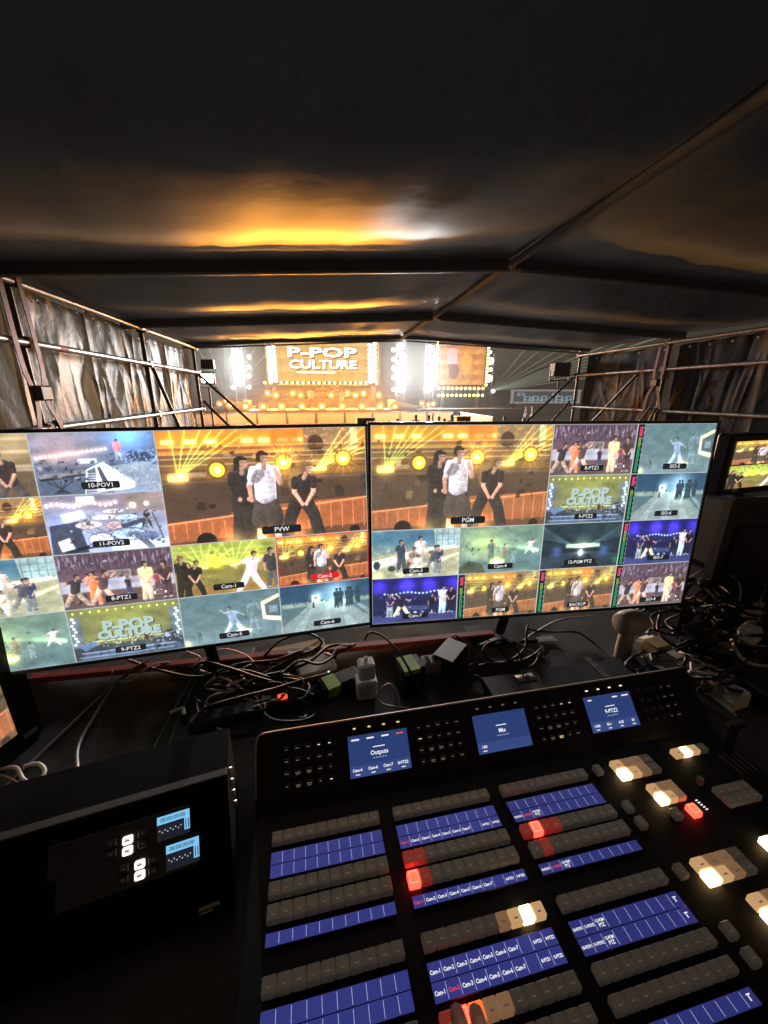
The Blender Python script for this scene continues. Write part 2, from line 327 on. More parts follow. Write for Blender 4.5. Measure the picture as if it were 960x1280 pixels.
    s.ell(.17, .985, .085, .08, (.06, .045, .04)); s.ell(.93, .985, .05, .05, (.08, .05, .04))
    for x in (.3, .45, .62): s.glow(x, 1.0, .12, (.6, .42, .12), .8)
    s.p = s.p*(1-dim)+dim*np.array((.45, .42, .28))
    s.grain(.018, .04); return s
def f_yellow(w, h):
    s = Pic(w, h, (.58, .60, .16), (.42, .32, .12)); s.rect(0, .42, 1, .85, (.44, .38, .14), .8, 10); s.rect(0, .85, 1, 1, (.58, .36, .12), .9, 6)
    for y in (.12, .22, .35): s.rect(0, y, 1, y+.025, (.72, .72, .36), .5, 3)
    for bx in (.28, .58):
        for a in np.linspace(-2.9, -.3, 9): s.beam(bx, .46, bx+math.cos(a)*.35, .46+math.sin(a)*.55, .012, (.35, .6, .1), .6)
        s.rect(bx-.04, .43, bx+.04, .48, (.98, .95, .45), 1, 4)
    s.ell(.40, .37, .10, .10, (.98, .86, .08)); s.glow(.4, .37, .2, (.4, .35, 0), .6); s.glow(.78, .35, .15, (.5, .5, 0), .7)
    s.clutter(.0, .15, 1, .75, 50, (.3, .27, .1), (.8, .78, .4), .035)
    s.person(.07, 1.05, .85, (.10, .08, .06), (.10, .08, .06), hair=(.30, .18, .08)); s.person(.17, 1.05, .78, (.09, .07, .06), (.09, .07, .06), hair=(.25, .14, .08), pose=1)
    s.person(.74, 1.02, .84, (.86, .78, .84), (.84, .76, .82), pose=2, hair=(.13, .09, .06)); s.person(.95, .98, .80, (.16, .15, .16), (.28, .26, .22))
    s.grain(.02, .07); return s
def f_teal(w, h):
    s = Pic(w, h, (.25, .36, .36), (.34, .43, .42)); s.rect(0, .78, 1, 1, (.36, .46, .46), .5, 20)
    s.poly([(.80, .25), (1, .10), (1, .70), (.81, .62)], (.80, .78, .64)); s.poly([(.835, .31), (1, .18), (1, .60), (.845, .55)], (.22, .28, .29)); s.rect(.88, .35, .97, .5, (.45, .52, .5), .8, 4)
    s.clutter(.0, .6, 1, .98, 36, (.2, .29, .29), (.5, .58, .55), .03)
    s.person(.50, .86, .62, (.52, .60, .66), (.60, .66, .72), skin=(.55, .55, .5), hair=(.18, .22, .22), pose=2, facing=-1); s.person(.72, .82, .66, (.36, .46, .47), (.38, .47, .48), skin=(.45, .48, .45), hair=(.25, .3, .3), al=.7)
    s.person(.15, .95, .3, (.25, .33, .33), (.25, .33, .33), hair=(.2, .25, .25), al=.7)
    s.rect(.52, .80, .68, .85, (.98, .93, .72), 1, 5); s.glow(.6, .83, .12, (.4, .36, .2), .8); s.glow(.02, .95, .1, (.6, .5, .2), .8)
    s.grain(.02, .06); return s
def f_road(w, h):
    s = Pic(w, h, (.09, .21, .29), (.34, .42, .38)); s.rect(0, .0, 1, .42, (.08, .20, .29), .9, 20)
    s.poly([(.30, .46), (.72, .46), (1.1, 1), (-.1, 1)], (.44, .50, .46)); s.rect(0, .38, 1, .47, (.50, .56, .46), .8, 6)
    s.glow(.62, .28, .34, (.50, .58, .55), .9); s.glow(.40, .28, .16, (.5, .6, .55), .7)
    for k in range(26): x = RNG.uniform(0, 1); s.ell(x, RNG.uniform(.36, .42), .012, .02, (.12, .17, .16), .8)
    for x in (.62, .66, .75, .78, .86): s.person(x, .57, .42, (.10, .17, .20), (.10, .17, .20), skin=(.12, .2, .22), hair=(.08, .12, .14), pose=3)
    for x in (.35, .5, .63, .8): s.poly([(x, .46), (x+.03, .46), (x+(x-.5)*1.2+.06, 1), (x+(x-.5)*1.2-.06, 1)], (.66, .73, .68), .35)
    s.rect(.34, .24, .43, .40, (.80, .86, .84)); s.poly([(.34, .52), (.35, .38), (.36, .38), (.372, .52)], (.30, .14, .10)); s.rect(.365, .28, .40, .33, (.5, .3, .3))
    s.grain(.02, .07); return s
def f_court(w, h):
    s = Pic(w, h, (.20, .38, .45), (.62, .60, .42)); s.rect(0, .0, 1, .30, (.17, .35, .43), .8, 14)
    s.poly([(.0, .52), (.75, .38), (1, .36), (1, 1), (0, 1)], (.60, .57, .40)); s.poly([(.25, .92), (1, .50), (1, .56), (.32, 1)], (.85, .82, .66), .8)
    s.poly([(.70, 0), (1, -.03), (1, .36), (.72, .38)], (.52, .62, .60))
    for x in np.linspace(.73, 1, 5): s.rect(x, 0, x+.008, .37, (.30, .38, .38), .8)
    for y in (.10, .22): s.rect(.71, y, 1, y+.012, (.30, .38, .38), .8)
    s.poly([(0, .62), (.62, .38), (1, .34), (1, .40), (.62, .47), (0, .84)], (.88, .87, .78), .85)
    for x in np.linspace(.03, .3, 9): s.rect(x, .56, x+.008, .82, (.45, .5, .48), .7)
    s.clutter(.0, .3, 1, .5, 40, (.2, .26, .28), (.8, .8, .72), .03); s.clutter(.0, .7, 1, 1, 24, (.3, .3, .24), (.8, .78, .6), .03)
    s.person(.33, .86, .66, (.12, .18, .24), (.20, .22, .24)); s.person(.55, .80, .66, (.78, .74, .68), (.62, .58, .5)); s.person(.45, .93, .60, (.52, .42, .36), (.30, .24, .2), pose=1); s.person(.50, .98, .48, (.88, .84, .76), (.86, .84, .78), pose=1)
    s.person(.75, .98, .64, (.15, .20, .36), (.42, .44, .44), pose=3); s.person(.70, .90, .58, (.28, .27, .28), (.4, .38, .36), pose=2)
    s.glow(.07, .97, .12, (.5, .5, .25), .7); s.ell(.05, .72, .07, .09, (.10, .13, .15)); s.ell(.22, .80, .08, .06, (.14, .16, .17)); s.grain(.02, .06); return s
def f_side(w, h):
    s = Pic(w, h, (.30, .20, .24), (.40, .28, .26)); s.rect(0, .0, 1, .34, (.24, .16, .20), .8, 12)
    for k in range(46): x = RNG.uniform(0, 1); y = RNG.uniform(.0, .2); s.rect(x, y, x+.012, y+.09, (.62, .56, .64), .5, 2)
    for x in np.linspace(.02, .95, 14): s.beam(x, .02, x+.01, .3, .006, (.4, .4, .45), .5)
    s.rect(.40, .34, .62, .50, (.66, .62, .50), .8, 4); s.rect(.42, .36, .60, .47, (.38, .30, .28), .8, 3)
    s.rect(.0, .48, 1, .70, (.66, .66, .70), .85, 5); s.rect(.08, .55, .95, .60, (.55, .52, .56), .6, 8)
    s.rect(.0, .72, 1, 1, (.32, .23, .21), .95, 5); s.rect(.0, .86, 1, .88, (.7, .58, .5), .4, 3)
    s.clutter(0, .12, 1, .5, 60, (.16, .1, .13), (.7, .6, .62), .03); s.clutter(0, .72, 1, .95, 50, (.2, .13, .12), (.7, .55, .45), .03)
    s.person(.12, .95, .62, (.17, .14, .14), (.62, .52, .40), pose=2); s.person(.28, .95, .62, (.85, .45, .18), (.82, .48, .22), pose=0, facing=-1); s.person(.36, .92, .62, (.30, .20, .20), (.74, .60, .50), pose=2)
    s.person(.74, .95, .72, (.88, .80, .52), (.74, .66, .52), pose=3); s.person(.92, .95, .70, (.22, .14, .14), (.26, .16, .16), pose=3, facing=-1); s.person(.58, .80, .32, (.14, .12, .14), (.16, .18, .28)); s.person(.84, .80, .36, (.5, .2, .2), (.3, .2, .2))
    for x in (.47, .8, .9): s.ell(x, .84, .018, .025, (.95, .9, .88))
    s.grain(.025, .06); return s
def f_title(w, h):
    s = Pic(w, h, (.40, .40, .16), (.38, .37, .22)); s.rect(0, .72, 1, 1, (.13, .16, .22), .95, 5); s.glow(.5, .35, .6, (.14, .14, .02), 1.)
    for x in np.linspace(.05, .95, 13): s.ell(x, .06+.02*abs(x-.5), .016, .02, (.98, .95, .40))
    s.rect(0, .14, .10, .74, (.30, .36, .44), .8, 8); s.rect(.90, .14, 1, .74, (.30, .36, .44), .8, 8)
    for k in range(9):
        for x in (.035, .965): s.ell(x+.014*math.sin(k*2.1), .17+k*.062, .026, .024, (.90, .94, .98))
    s.rect(.18, .63, .83, .66, (.9, .9, .7), .7, 3)
    for k in range(40): x = RNG.uniform(.05, .95); s.ell(x, RNG.uniform(.68, .76), .012, .014, (.85, .85, .70), .7)
    s.poly([(.05, .98), (.10, .86), (.5, .80), (.92, .84), (1, .94), (1, 1), (0, 1)], (.22, .30, .42), .8); s.rect(.06, .845, .93, .865, (.65, .72, .80), .8, 2); s.rect(.03, .93, .90, .95, (.55, .62, .75), .7, 2)
    s.clutter(.06, .6, .95, .78, 70, (.10, .12, .16), (.8, .8, .7), .03); s.clutter(.0, .8, 1, 1, 30, (.08, .10, .15), (.5, .58, .7), .04)
    s.person(.66, .74, .28, (.62, .20, .14), (.3, .12, .1)); s.ell(.88, .70, .12, .12, (.16, .17, .22)); s.ell(.85, .68, .05, .05, (.6, .6, .66)); s.poly([(.04, .70), (.2, .64), (.22, .70), (.1, .82)], (.3, .42, .58))
    for k in range(12): x = RNG.uniform(.76, .98); s.ell(x, RNG.uniform(.62, .8), .015, .02, (.6, .64, .75), .7)
    s.grain(.025, .06); return s
def f_keys(w, h):
    s = Pic(w, h, (.30, .36, .46), (.30, .35, .42)); s.glow(.2, .25, .6, (.36, .16, .06), .9); s.glow(.78, .02, .35, (.10, .34, .62), 1.1); s.rect(0, .52, 1, 1, (.20, .25, .32), .75, 20)
    for k in range(16): x = .03+.037*k; s.ell(x, .40-.22*x, .02, .02, (1, .86, .74)); s.glow(x, .40-.22*x, .05, (.3, .2, .15), .7)
    s.poly([(.62, .55), (1, .45), (1, 1), (.6, 1)], (.50, .56, .60), .85)
    for k in range(220): s.ell(RNG.uniform(.62, 1), RNG.uniform(.56, .95), .012, .012, (RNG.uniform(.3, .8),)*3, .5)
    s.poly([(.02, .66), (.40, .60), (.41, .66), (.03, .73)], (.46, .42, .42)); s.poly([(.02, .73), (.41, .66), (.41, .69), (.03, .77)], (.12, .12, .14))
    for k in range(5): s.cap(.08+.05*k, .78, .24-.03*k, .98, .010, .010, (.10, .11, .14))
    s.rect(.35, .42, .50, .50, (.75, .76, .78), .9, 3); s.rect(.10, .52, .42, .56, (.38, .33, .34), .8, 4)
    s.poly([(.40, .60), (.55, .48), (.78, .84), (.78, .92), (.72, .95), (.36, 1)], (.90, .91, .92))
    s.poly([(.41, .62), (.48, .56), (.46, 1), (.37, 1)], (.30, .31, .34)); s.poly([(.49, .57), (.515, .55), (.585, .93), (.53, .95)], (.16, .17, .20))
    for k in range(9): s.rect(.405-.003*k, .66+.04*k, .47, .672+.04*k, (.95, .95, .96), .8, 1)
    for k in range(16): x = .545+.06*(k % 4)*.6+.02*(k//4); s.ell(x, .60+.07*(k//4), .012, .015, (.22, .24, .28))
    s.clutter(.0, .42, .45, .75, 60, (.10, .12, .16), (.75, .7, .7), .035); s.clutter(.55, .34, 1, .55, 50, (.08, .14, .26), (.6, .75, .95), .03)
    s.person(.685, .46, .34, (.85, .50, .48), (.55, .56, .62), hair=(.25, .1, .08)); s.ell(.80, .40, .09, .09, (.16, .22, .34)); s.ell(.90, .42, .08, .08, (.14, .2, .32))
    for k in range(26): s.ell(RNG.uniform(.7, 1), RNG.uniform(.3, .5), .012, .015, (.65, .75, .9), .7)
    s.grain(.03, .07); return s
def f_drums(w, h):
    s = Pic(w, h, (.44, .42, .48), (.58, .62, .70)); s.rect(0, 0, 1, .25, (.44, .34, .36), .7, 20); s.glow(.15, .6, .4, (.10, .18, .34), .7)
    for k in range(14): x = .03+.043*k; s.ell(x, .16-.03*math.sin(k), .022, .03, (1, .93, .90)); s.glow(x, .15, .06, (.25, .2, .2), .7)
    s.rect(.66, .0, 1, .34, (.50, .40, .34), .8, 10); s.ell(.73, .22, .05, .05, (1, .95, .85)); s.ell(.85, .2, .04, .04, (1, .9, .8))
    s.poly([(.02, .5), (.26, .44), (.30, 1), (0, 1)], (.16, .18, .24)); s.poly([(.12, .32), (.30, .25), (.33, .38), (.15, .45)], (.86, .88, .92)); s.poly([(.06, .78), (.16, .72), (.19, .92), (.08, .96)], (.88, .88, .90)); s.poly([(.10, .95), (.34, .86), (.36, .92), (.12, 1)], (.06, .07, .10))
    s.rect(.27, .03, .42, .13, (.84, .86, .90), .9, 3)
    for x, y, a, b, c in ((.34, .52, .20, .065, (.84, .74, .68)), (.55, .55, .13, .07, (.78, .62, .58)), (.72, .55, .19, .09, (.64, .74, .84)), (.48, .40, .20, .045, (.80, .78, .76)), (.66, .42, .18, .05, (.70, .78, .86)), (.42, .78, .18, .10, (.86, .84, .84)), (.66, .72, .26, .10, (.70, .78, .88)), (.56, .30, .17, .04, (.82, .74, .72)), (.82, .78, .16, .07, (.34, .40, .58))):
        s.ell(x, y, a*1.06, b*1.15, (.20, .20, .26)); s.ell(x, y, a, b, c); s.ell(x, y, a*.45, b*.45, tuple(q*.82 for q in c), .7)
    s.rect(.50, .85, 1, 1, (.85, .87, .92), .9, 6); s.cap(.72, .72, .84, .98, .05, .05, (.30, .33, .38)); s.cap(.88, .3, .96, .85, .008, .008, (.10, .12, .16))
    s.clutter(.15, .25, .95, .9, 110, (.12, .13, .18), (.85, .86, .9), .035)
    s.person(.83, .62, .32, (.10, .11, .14), (.12, .13, .16), hair=(.06, .06, .07), pose=1); s.poly([(.60, .55), (.80, .45), (.82, .52), (.62, .62)], (.16, .17, .22))
    for k in range(20): s.cap(RNG.uniform(.25, .9), RNG.uniform(.3, .7), RNG.uniform(.25, .9), RNG.uniform(.6, .95), .004, .004, (.12, .13, .17), .6)
    s.grain(.035, .07); return s
def f_green(w, h):
    s = Pic(w, h, (.36, .46, .36), (.28, .42, .42)); s.glow(.28, .45, .5, (.34, .28, .02), .8)
    for a in np.linspace(-.5, .9, 9): s.beam(.95, .55, .95-math.cos(a)*.9, .2-math.sin(a)*.3, .03, (.10, .12, .06), .7)
    s.rect(0, .72, 1, 1, (.26, .36, .34), .7, 16); s.poly([(0, 1), (0, .84), (.12, .72), (.28, .80), (.32, 1)], (.22, .24, .14), .9)
    for k in range(30): s.ell(RNG.uniform(0, .5), RNG.uniform(.25, .6), .015, .015, (.85, .78, .3), .5)
    s.clutter(.0, .3, .7, .8, 50, (.18, .26, .2), (.8, .72, .3), .03)
    s.person(.38, .78, .5, (.28, .38, .30), (.26, .34, .28), al=.8); s.person(.54, .74, .36, (.45, .42, .28), (.4, .38, .28), al=.9); s.person(.66, .80, .3, (.44, .56, .58), (.4, .5, .5), al=.8); s.person(.86, .62, .34, (.80, .74, .70), (.78, .74, .70), pose=2)
    s.rect(.38, .74, .54, .80, (1, .95, .6), 1, 8); s.glow(.46, .77, .16, (.5, .4, .1), 1.); s.grain(.025, .08); return s
def f_purple(w, h):
    s = Pic(w, h, (.05, .04, .30), (.12, .13, .32)); s.rect(0, .28, 1, .84, (.07, .08, .19), .9, 10); s.rect(0, .82, 1, 1, (.17, .19, .38), .9, 6)
    for x, k in ((.08, .7), (.40, 1.), (.66, .8), (.95, .6)): s.glow(x, .18, .18, (.20, .10, .85), k); s.poly([(x-.12, .34), (x, .12), (x+.12, .34)], (.16, .10, .62), .35)
    for k in range(18): s.ell(.14+.045*k, .34+.02*math.sin(k*.8), .025, .022, (.75, .84, 1), .85)
    s.rect(.40, .64, .66, .74, (.20, .24, .38), .9, 4)
    for x in (.3, .42, .5, .58, .7, .9): s.ell(x, .80, .04, .04, (.72, .78, .88), .8)
    s.clutter(.0, .4, 1, .84, 70, (.05, .05, .14), (.5, .56, .8), .035)
    s.person(.20, .86, .54, (.11, .11, .28), (.46, .52, .50), pose=3); s.person(.33, .86, .54, (.09, .08, .14), (.82, .76, .56), pose=2, facing=-1); s.person(.70, .84, .46, (.06, .06, .10), (.10, .10, .16)); s.person(.83, .84, .62, (.80, .82, .80), (.64, .72, .72), pose=3); s.person(.92, .84, .6, (.06, .05, .10), (.08, .06, .12), pose=3)
    s.grain(.02, .06); return s
def f_night(w, h):
    s = Pic(w, h, (.10, .17, .18), (.06, .09, .11)); s.poly([(0, .72), (.42, .60), (.62, .60), (1, .72), (1, 1), (0, 1)], (.12, .16, .19)); s.poly([(.26, 1), (.45, .68), (.6, .68), (.78, 1)], (.05, .07, .09))
    for d in (-1, 1):
        for k in range(5): s.beam(.5+d*.52, .05+.06*k, .5+d*.12, .48, .012, (.20, .30, .32), .6)
        s.glow(.5+d*.3, .62, .14, (.12, .18, .42), .9)
    s.rect(.30, .46, .74, .54, (.72, .82, .66), .9, 7); s.glow(.52, .5, .26, (.3, .36, .26), .9); s.rect(.27, .56, .74, .64, (.08, .10, .12), .9, 4)
    s.ell(.50, .66, .05, .07, (.95, .97, .96)); s.glow(.5, .66, .14, (.3, .34, .34), .9); s.glow(.97, .85, .1, (.0, .4, .1), .6); s.grain(.02, .08); return s
def f_close(w, h):
    s = Pic(w, h, (.62, .52, .30), (.40, .28, .16))
    for y in (.05, .25, .48, .55): s.rect(0, y, 1, y+.05, (.80, .72, .52), .6, 6)
    s.rect(0, .58, 1, 1, (.30, .21, .14), .85, 8); s.person(.80, 1.25, 1.05, (.15, .12, .11), (.24, .2, .18), pose=1, facing=-1); s.person(.30, 1.3, 1.0, (.70, .56, .78), (.72, .58, .80), pose=2)
    s.grain(.02, .06); return s

PICMAT = {}
def picmat(name, pic, strength=1.0):
    if name in PICMAT: return PICMAT[name]
    im = pic.image(name); m = bpy.data.materials.new(name); m.use_nodes = True; t = m.node_tree; p = t.nodes['Principled BSDF']
    n = t.nodes.new('ShaderNodeTexImage'); n.image = im; n.extension = 'EXTEND'
    t.links.new(n.outputs[0], p.inputs['Emission Color']); p.inputs['Emission Strength'].default_value = strength
    p.inputs['Base Color'].default_value = (.01, .01, .01, 1); p.inputs['Roughness'].default_value = .35; p.inputs['Specular IOR Level'].default_value = .25
    PICMAT[name] = m; return m
def picquad(name, m, parent, x0, z0, x1, z1, y, cm=None):
    me = bpy.data.meshes.new(name); me.from_pydata([(x0, y, z0), (x1, y, z0), (x1, y, z1), (x0, y, z1)], [], [(0, 1, 2, 3)])
    uv = me.uv_layers.new(name='UVMap')
    for i, q in enumerate(((0, 0), (1, 0), (1, 1), (0, 1))): uv.data[i].uv = q
    me.materials.append(m); o = bpy.data.objects.new(name, me); COL.objects.link(o); o.parent = parent; return o

# ================================================================== the setting
tag(MB().quad((-400, -100, 0), (400, -100, 0), (400, 700, 0), (-400, 700, 0)).build('ground', ground_m), kind='structure')
floor_m = mat('riser_ply', (.03, .028, .026), .7, noise=.3, nscale=4)
fl = MB().box((1.4, 2.65, FLOOR_Z-.06), (8.0, 9.4, .12)).build('floor', floor_m, M=TENT); tag(fl, kind='structure')
fa = MB()
for s_ in np.arange(-1.9, 7.4, 1.3):
    for t_ in (-2.3, .2, 2.8, 5.2): fa.cyl((t_, s_, 0.0), (t_, s_, FLOOR_Z-.12), .03, n=6)
fa.build('riser_legs', steel_dark, fl)
tag(fl.children[0], kind='stuff')

# ---------------------------------------------------------------- tent roof
EL, ER, RT = -2.15, 5.05, 1.45                    # left eave, right eave, ridge
HL, HR_, HRG = CAM_Z+.775, CAM_Z+.80, CAM_Z+.955
def roof_z(t): return HL+(HRG-HL)*(t-EL)/(RT-EL) if t < RT else HRG+(HR_-HRG)*(t-RT)/(ER-RT)
roof = tthing('tent_roof', 'grey tarpaulin tent roof with ridge and cross beams over the control desk', 'tent roof', 0, 0, 0)
BAYS = [-1.7, .75, 3.1, 5.1, 7.1]
def noise2(a, b, k):                              # smooth wrinkle field
    return math.sin(a*3.1+k)+.6*math.sin(a*7.3+b*2.2+k*2)+.4*math.sin(b*5.7-a*1.9+k*3)+.3*math.sin(a*13.+b*4.1+k)
for i in range(4):
    s0, s1 = BAYS[i], BAYS[i+1]
    for k, (ta, tb) in enumerate(((EL, RT), (RT, ER))):
        def fn(u, v, s0=s0, s1=s1, ta=ta, tb=tb, k=k, i=i):
            t = ta+(tb-ta)*u; s = s0+(s1-s0)*v
            x = min(s-s0, s1-s); sl, xm = ((.14, .9), (.142, .92), (.088, .95), (.066, .95))[i]
            drop = sl*x if x < xm-.15 else sl*(xm-.15)+sl*.15*(1-math.exp(-(x-xm+.15)/.15))
            sag = drop*(math.sin(math.pi*u)**.3 if 0 < u < 1 else 0)
            e = math.exp(-(1-v)*9)+math.exp(-v*9)*.6
            wr = .0045*noise2(t*1.6, s*1.1, i*2+k)*(.4+.6*math.sin(math.pi*v))+.007*e*math.sin(t*11+1.3*math.sin(t*2.7)+i)+.03*sum(math.exp(-((t-c_-.12*(v-.8))/.035)**2)*max(0, v-.62) for c_ in (-1.35, -.55, .12, .68, 1.02, 2.3, 3.6))
            return (t, s, roof_z(t)-sag+wr*(math.sin(math.pi*v)**.4 if 0 < v < 1 else 0))
        MB().grid(fn, 70, 44).build('tarp_panel', tarp_roof, roof, smooth=True)
for s in BAYS[1:]:
    for ta, tb in ((EL, RT-.03), (RT+.03, ER)):
        b = MB(); n = 26; vs = []
        for j in range(n+1):
            t = ta+(tb-ta)*j/n; z = roof_z(t)+(.03 if s > 7 else 0); w = .004*math.sin(j*1.7+s)+.003*math.sin(j*.61)
            vs += [(t, s-.03, z+.012+w), (t, s+.03, z+.012), (t, s+.03, z-.072), (t, s-.03, z-.072)]
        fs = [(4*j+a, 4*j+(a+1) % 4, 4*j+4+(a+1) % 4, 4*j+4+a) for j in range(n) for a in range(4)]+[(0, 1, 2, 3), (4*n+3, 4*n+2, 4*n+1, 4*n)]
        b.add(vs, fs).build('cross_beam', mat('beam_sleeve', (.06, .068, .08), .7, noise=.2, nscale=6, bump=.2, bscale=20), roof)
        MB().cyl((ta+.02, s-.055, roof_z(ta)-.085), (tb, s-.055, roof_z(tb)-.085), .013, n=10).build('rail_tube', steel, roof, smooth=True, auto=40)
MB().tube([(RT, -1.7, HRG-.035), (RT, 7.15, HRG-.035)], .028, 12).build('ridge_beam', mat('ridge_tube', (.26, .34, .44), .75, 0., spec=.15, noise=.2, nscale=8), roof, smooth=True, auto=40)
val = MB()
def vfn(u, v): t = EL+(ER-EL)*u; return (t, 7.135+.012*math.sin(t*6)*v, roof_z(t)-.005-.05*v-.012*v*math.sin(t*2.3))
val.grid(vfn, 60, 4).build('valance', tarp_roof, roof, smooth=True)

# ---------------------------------------------------------------- scaffold walls and the tarps tied to them
def scaffold(name, label, t, rails, uprights, inward, straps):
    w = tthing(name, label, 'scaffold', t, 0, 0)
    for s in uprights:
        MB().cyl((0, s, FLOOR_Z), (0, s, CAM_Z+.78), .0242, n=12).build('upright', steel_dark, w, smooth=True, auto=40)
        for h in rails:
            c = MB().cyl((0, s, CAM_Z+h-.028), (0, s, CAM_Z+h+.022), .046, .046, 10); c.box((inward*.045, s, CAM_Z+h), (.05, .05, .062)); c.cyl((inward*.06, s-.05, CAM_Z+h+.03), (inward*.06, s+.05, CAM_Z+h+.03), .01, n=6)
            c.build('coupler', steel_dark, w)
    for h in rails:
        for a, b in zip(uprights, uprights[1:]):
            MB().cyl((inward*.05, a+.03, CAM_Z+h), (inward*.05, b-.03, CAM_Z+h), .0242, n=12).build('rail', steel, w, smooth=True, auto=40)
            if h in straps:
                m = a+.3; MB().cyl((inward*.05, m, CAM_Z+h), (inward*.05, m+.10, CAM_Z+h), .0256, n=12).build('colour_band', redtape, w)
    return w
LW = scaffold('scaffold_wall', 'tube scaffold along the bright tarps on the left side of the tent', -2.0, (.70, .33, -.24, -.74), (1.15, 3.2, 5.2, 7.12), 1, (.33,))
RW = scaffold('scaffold_wall', 'tube scaffold along the dark tarps on the right side of the tent', 4.9, (.68, .33, -.24, -.74), (1.15, 3.15, 5.15, 7.12), -1, (.33, -.24))
def part_brace(w, p0, p1, r=.0225, m=None): MB().cyl(p0, p1, r, n=10).build('brace', m or steel_dark, w, smooth=True, auto=40)
part_brace(LW, (.05, 5.24, CAM_Z+.30), (.05, 5.95, CAM_Z-.62)); part_brace(LW, (.03, 7.16, CAM_Z+.30), (1.05, 7.16, CAM_Z-.75)); part_brace(LW, (.03, 7.22, CAM_Z-.12), (.75, 7.22, CAM_Z-.95)); part_brace(LW, (.06, 3.24, CAM_Z-.2), (.06, 3.9, CAM_Z-1.0))
part_brace(RW, (-.03, 7.16, CAM_Z+.32), (-1.15, 7.16, CAM_Z-.72)); part_brace(RW, (-.03, 7.22, CAM_Z-.14), (-.62, 7.22, CAM_Z-.85)); part_brace(RW, (-.05, 5.6, CAM_Z+.28), (-.05, 6.6, CAM_Z-.62)); part_brace(RW, (-.08, 5.2, CAM_Z-.2), (-.3, 5.35, CAM_Z-.75), .018, steel); part_brace(RW, (-.08, 5.1, CAM_Z-.2), (-.35, 5.0, CAM_Z-.75), .018, steel)
def straps(t, s, inward, label, h0, h1, sp=.07):
    o = tthing('lashing_strap', label, 'strap', t, s, 0)
    for d in (-1, 1):
        pts = crom([(inward*.07, d*sp*.5, CAM_Z+h0), (inward*.08, d*sp*.55, CAM_Z+h0*.6+h1*.4), (inward*.085, d*sp*.3, CAM_Z+h0*.42+h1*.58), (inward*.10, d*sp*.75, CAM_Z+h0*.25+h1*.75), (inward*.075, d*sp*1.1, CAM_Z+h1)], 5)
        b = MB(); vs = []; fs = []
        for q in pts: vs += [(q.x, q.y-.022, q.z), (q.x, q.y+.022, q.z), (q.x+.006*inward, q.y+.022, q.z), (q.x+.006*inward, q.y-.022, q.z)]
        for j in range(len(pts)-1): fs += [(4*j+a, 4*j+(a+1) % 4, 4*j+4+(a+1) % 4, 4*j+4+a) for a in range(4)]
        b.add(vs, fs+[(3, 2, 1, 0), (4*len(pts)-4, 4*len(pts)-3, 4*len(pts)-2, 4*len(pts)-1)]).build('webbing', rust, o)
    MB().box((inward*.11, 0, CAM_Z+h0*.45+h1*.55), (.05, .12, .10), ch=.01).build('ratchet', steel_dark, o)
straps(-2.0, 3.12, 1, 'red-brown ratchet strap hanging on the near left scaffold upright', .74, -.6, .17)
straps(4.9, 5.17, -1, 'red-brown ratchet strap on the right scaffold upright', .64, -.25, .13)
def tarp(label, t, s0, s1, inward, m, seed, z1, gap=0.):
    o = tthing('side_tarp', label, 'tarpaulin', t, s0, 0)
    L = s1-s0
    rn = random.Random(seed*97+t)
    folds = [(rn.uniform(-.1, 1.1)*L, rn.choice((-.7, -.35, -.1, .05, .15, .4, .75))*rn.uniform(.6, 1.1), rn.uniform(.012, .05), rn.uniform(.006, .020)*rn.choice((-1, 1, 1)), rn.uniform(.0, .5), rn.uniform(.2, .9)) for _ in range(12)]
    folds += [(L*(k+.5)/4, rn.uniform(-.5, .5), .014, .010*rn.choice((-1, 1)), .45, .6) for k in range(4)]
    big = [(rn.uniform(0, 6), rn.uniform(2.5, 5)) for _ in range(3)]
    def fn(u, v):
        z = FLOOR_Z+.03+(z1-FLOOR_Z-.03)*v; s = u*L; zz = z1-z
        d = .010*math.sin(s*big[0][1]+big[0][0])+.007*math.sin(s*2*big[1][1]+big[1][0]+zz)+.004*math.sin((s+zz*.7)*big[2][1]*2+big[2][0])
        for s0_, sl, wd, am, st, ln in folds:                 # sharp creases running down from the ties
            x = s-s0_-sl*zz; k = min(1, max(0, zz-st)/.15)*math.exp(-max(0, zz-st-ln)*2.5) if st > .01 else math.exp(-max(0, zz-ln)*1.6)
            d += am*k*math.exp(-abs(x)/wd)
        top = math.exp(-zz*7); d += top*.010*math.cos(s*2*math.pi/(L/4))+.02*(abs(u-.5)*2)**8
        z += -.014*top*(.5+.5*math.cos(s*2*math.pi/(L/4)))+.05*(u-.5)*math.sin(seed)*v
        return (inward*d, s+.01*math.sin(z*3+seed), z)
    MB().grid(fn, 84, 44).build('sheet', m, o, smooth=True)
    e = MB().tube([(0, .014*math.cos(a), .014*math.sin(a)) for a in np.linspace(0, 2*math.pi, 9)], .004, 5).mesh('eyelet', steel)
    for k in range(4): inst('eyelet', e, o, (inward*.034, L*(k+.5)/4, z1-.06))
    return o
b = [1.2, 2.2, 3.22, 4.22, 5.14, 6.1, 7.05]
for i in range(6):
    lab = {5: 'creased pale tarp next to the stage opening on the left wall', 4: 'creased tarp second from the stage opening on the left wall', 3: 'creased tarp third from the stage opening on the left wall',
           2: 'wide wrinkled tarp on the left wall beside the red-brown strap', 1: 'tarp at the left picture edge before the red-brown strap', 0: 'tarp on the left wall nearest the camera'}[i]
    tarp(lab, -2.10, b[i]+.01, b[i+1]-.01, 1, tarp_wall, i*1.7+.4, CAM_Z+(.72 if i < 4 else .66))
b = [1.2, 2.6, 3.9, 5.05, 7.0]
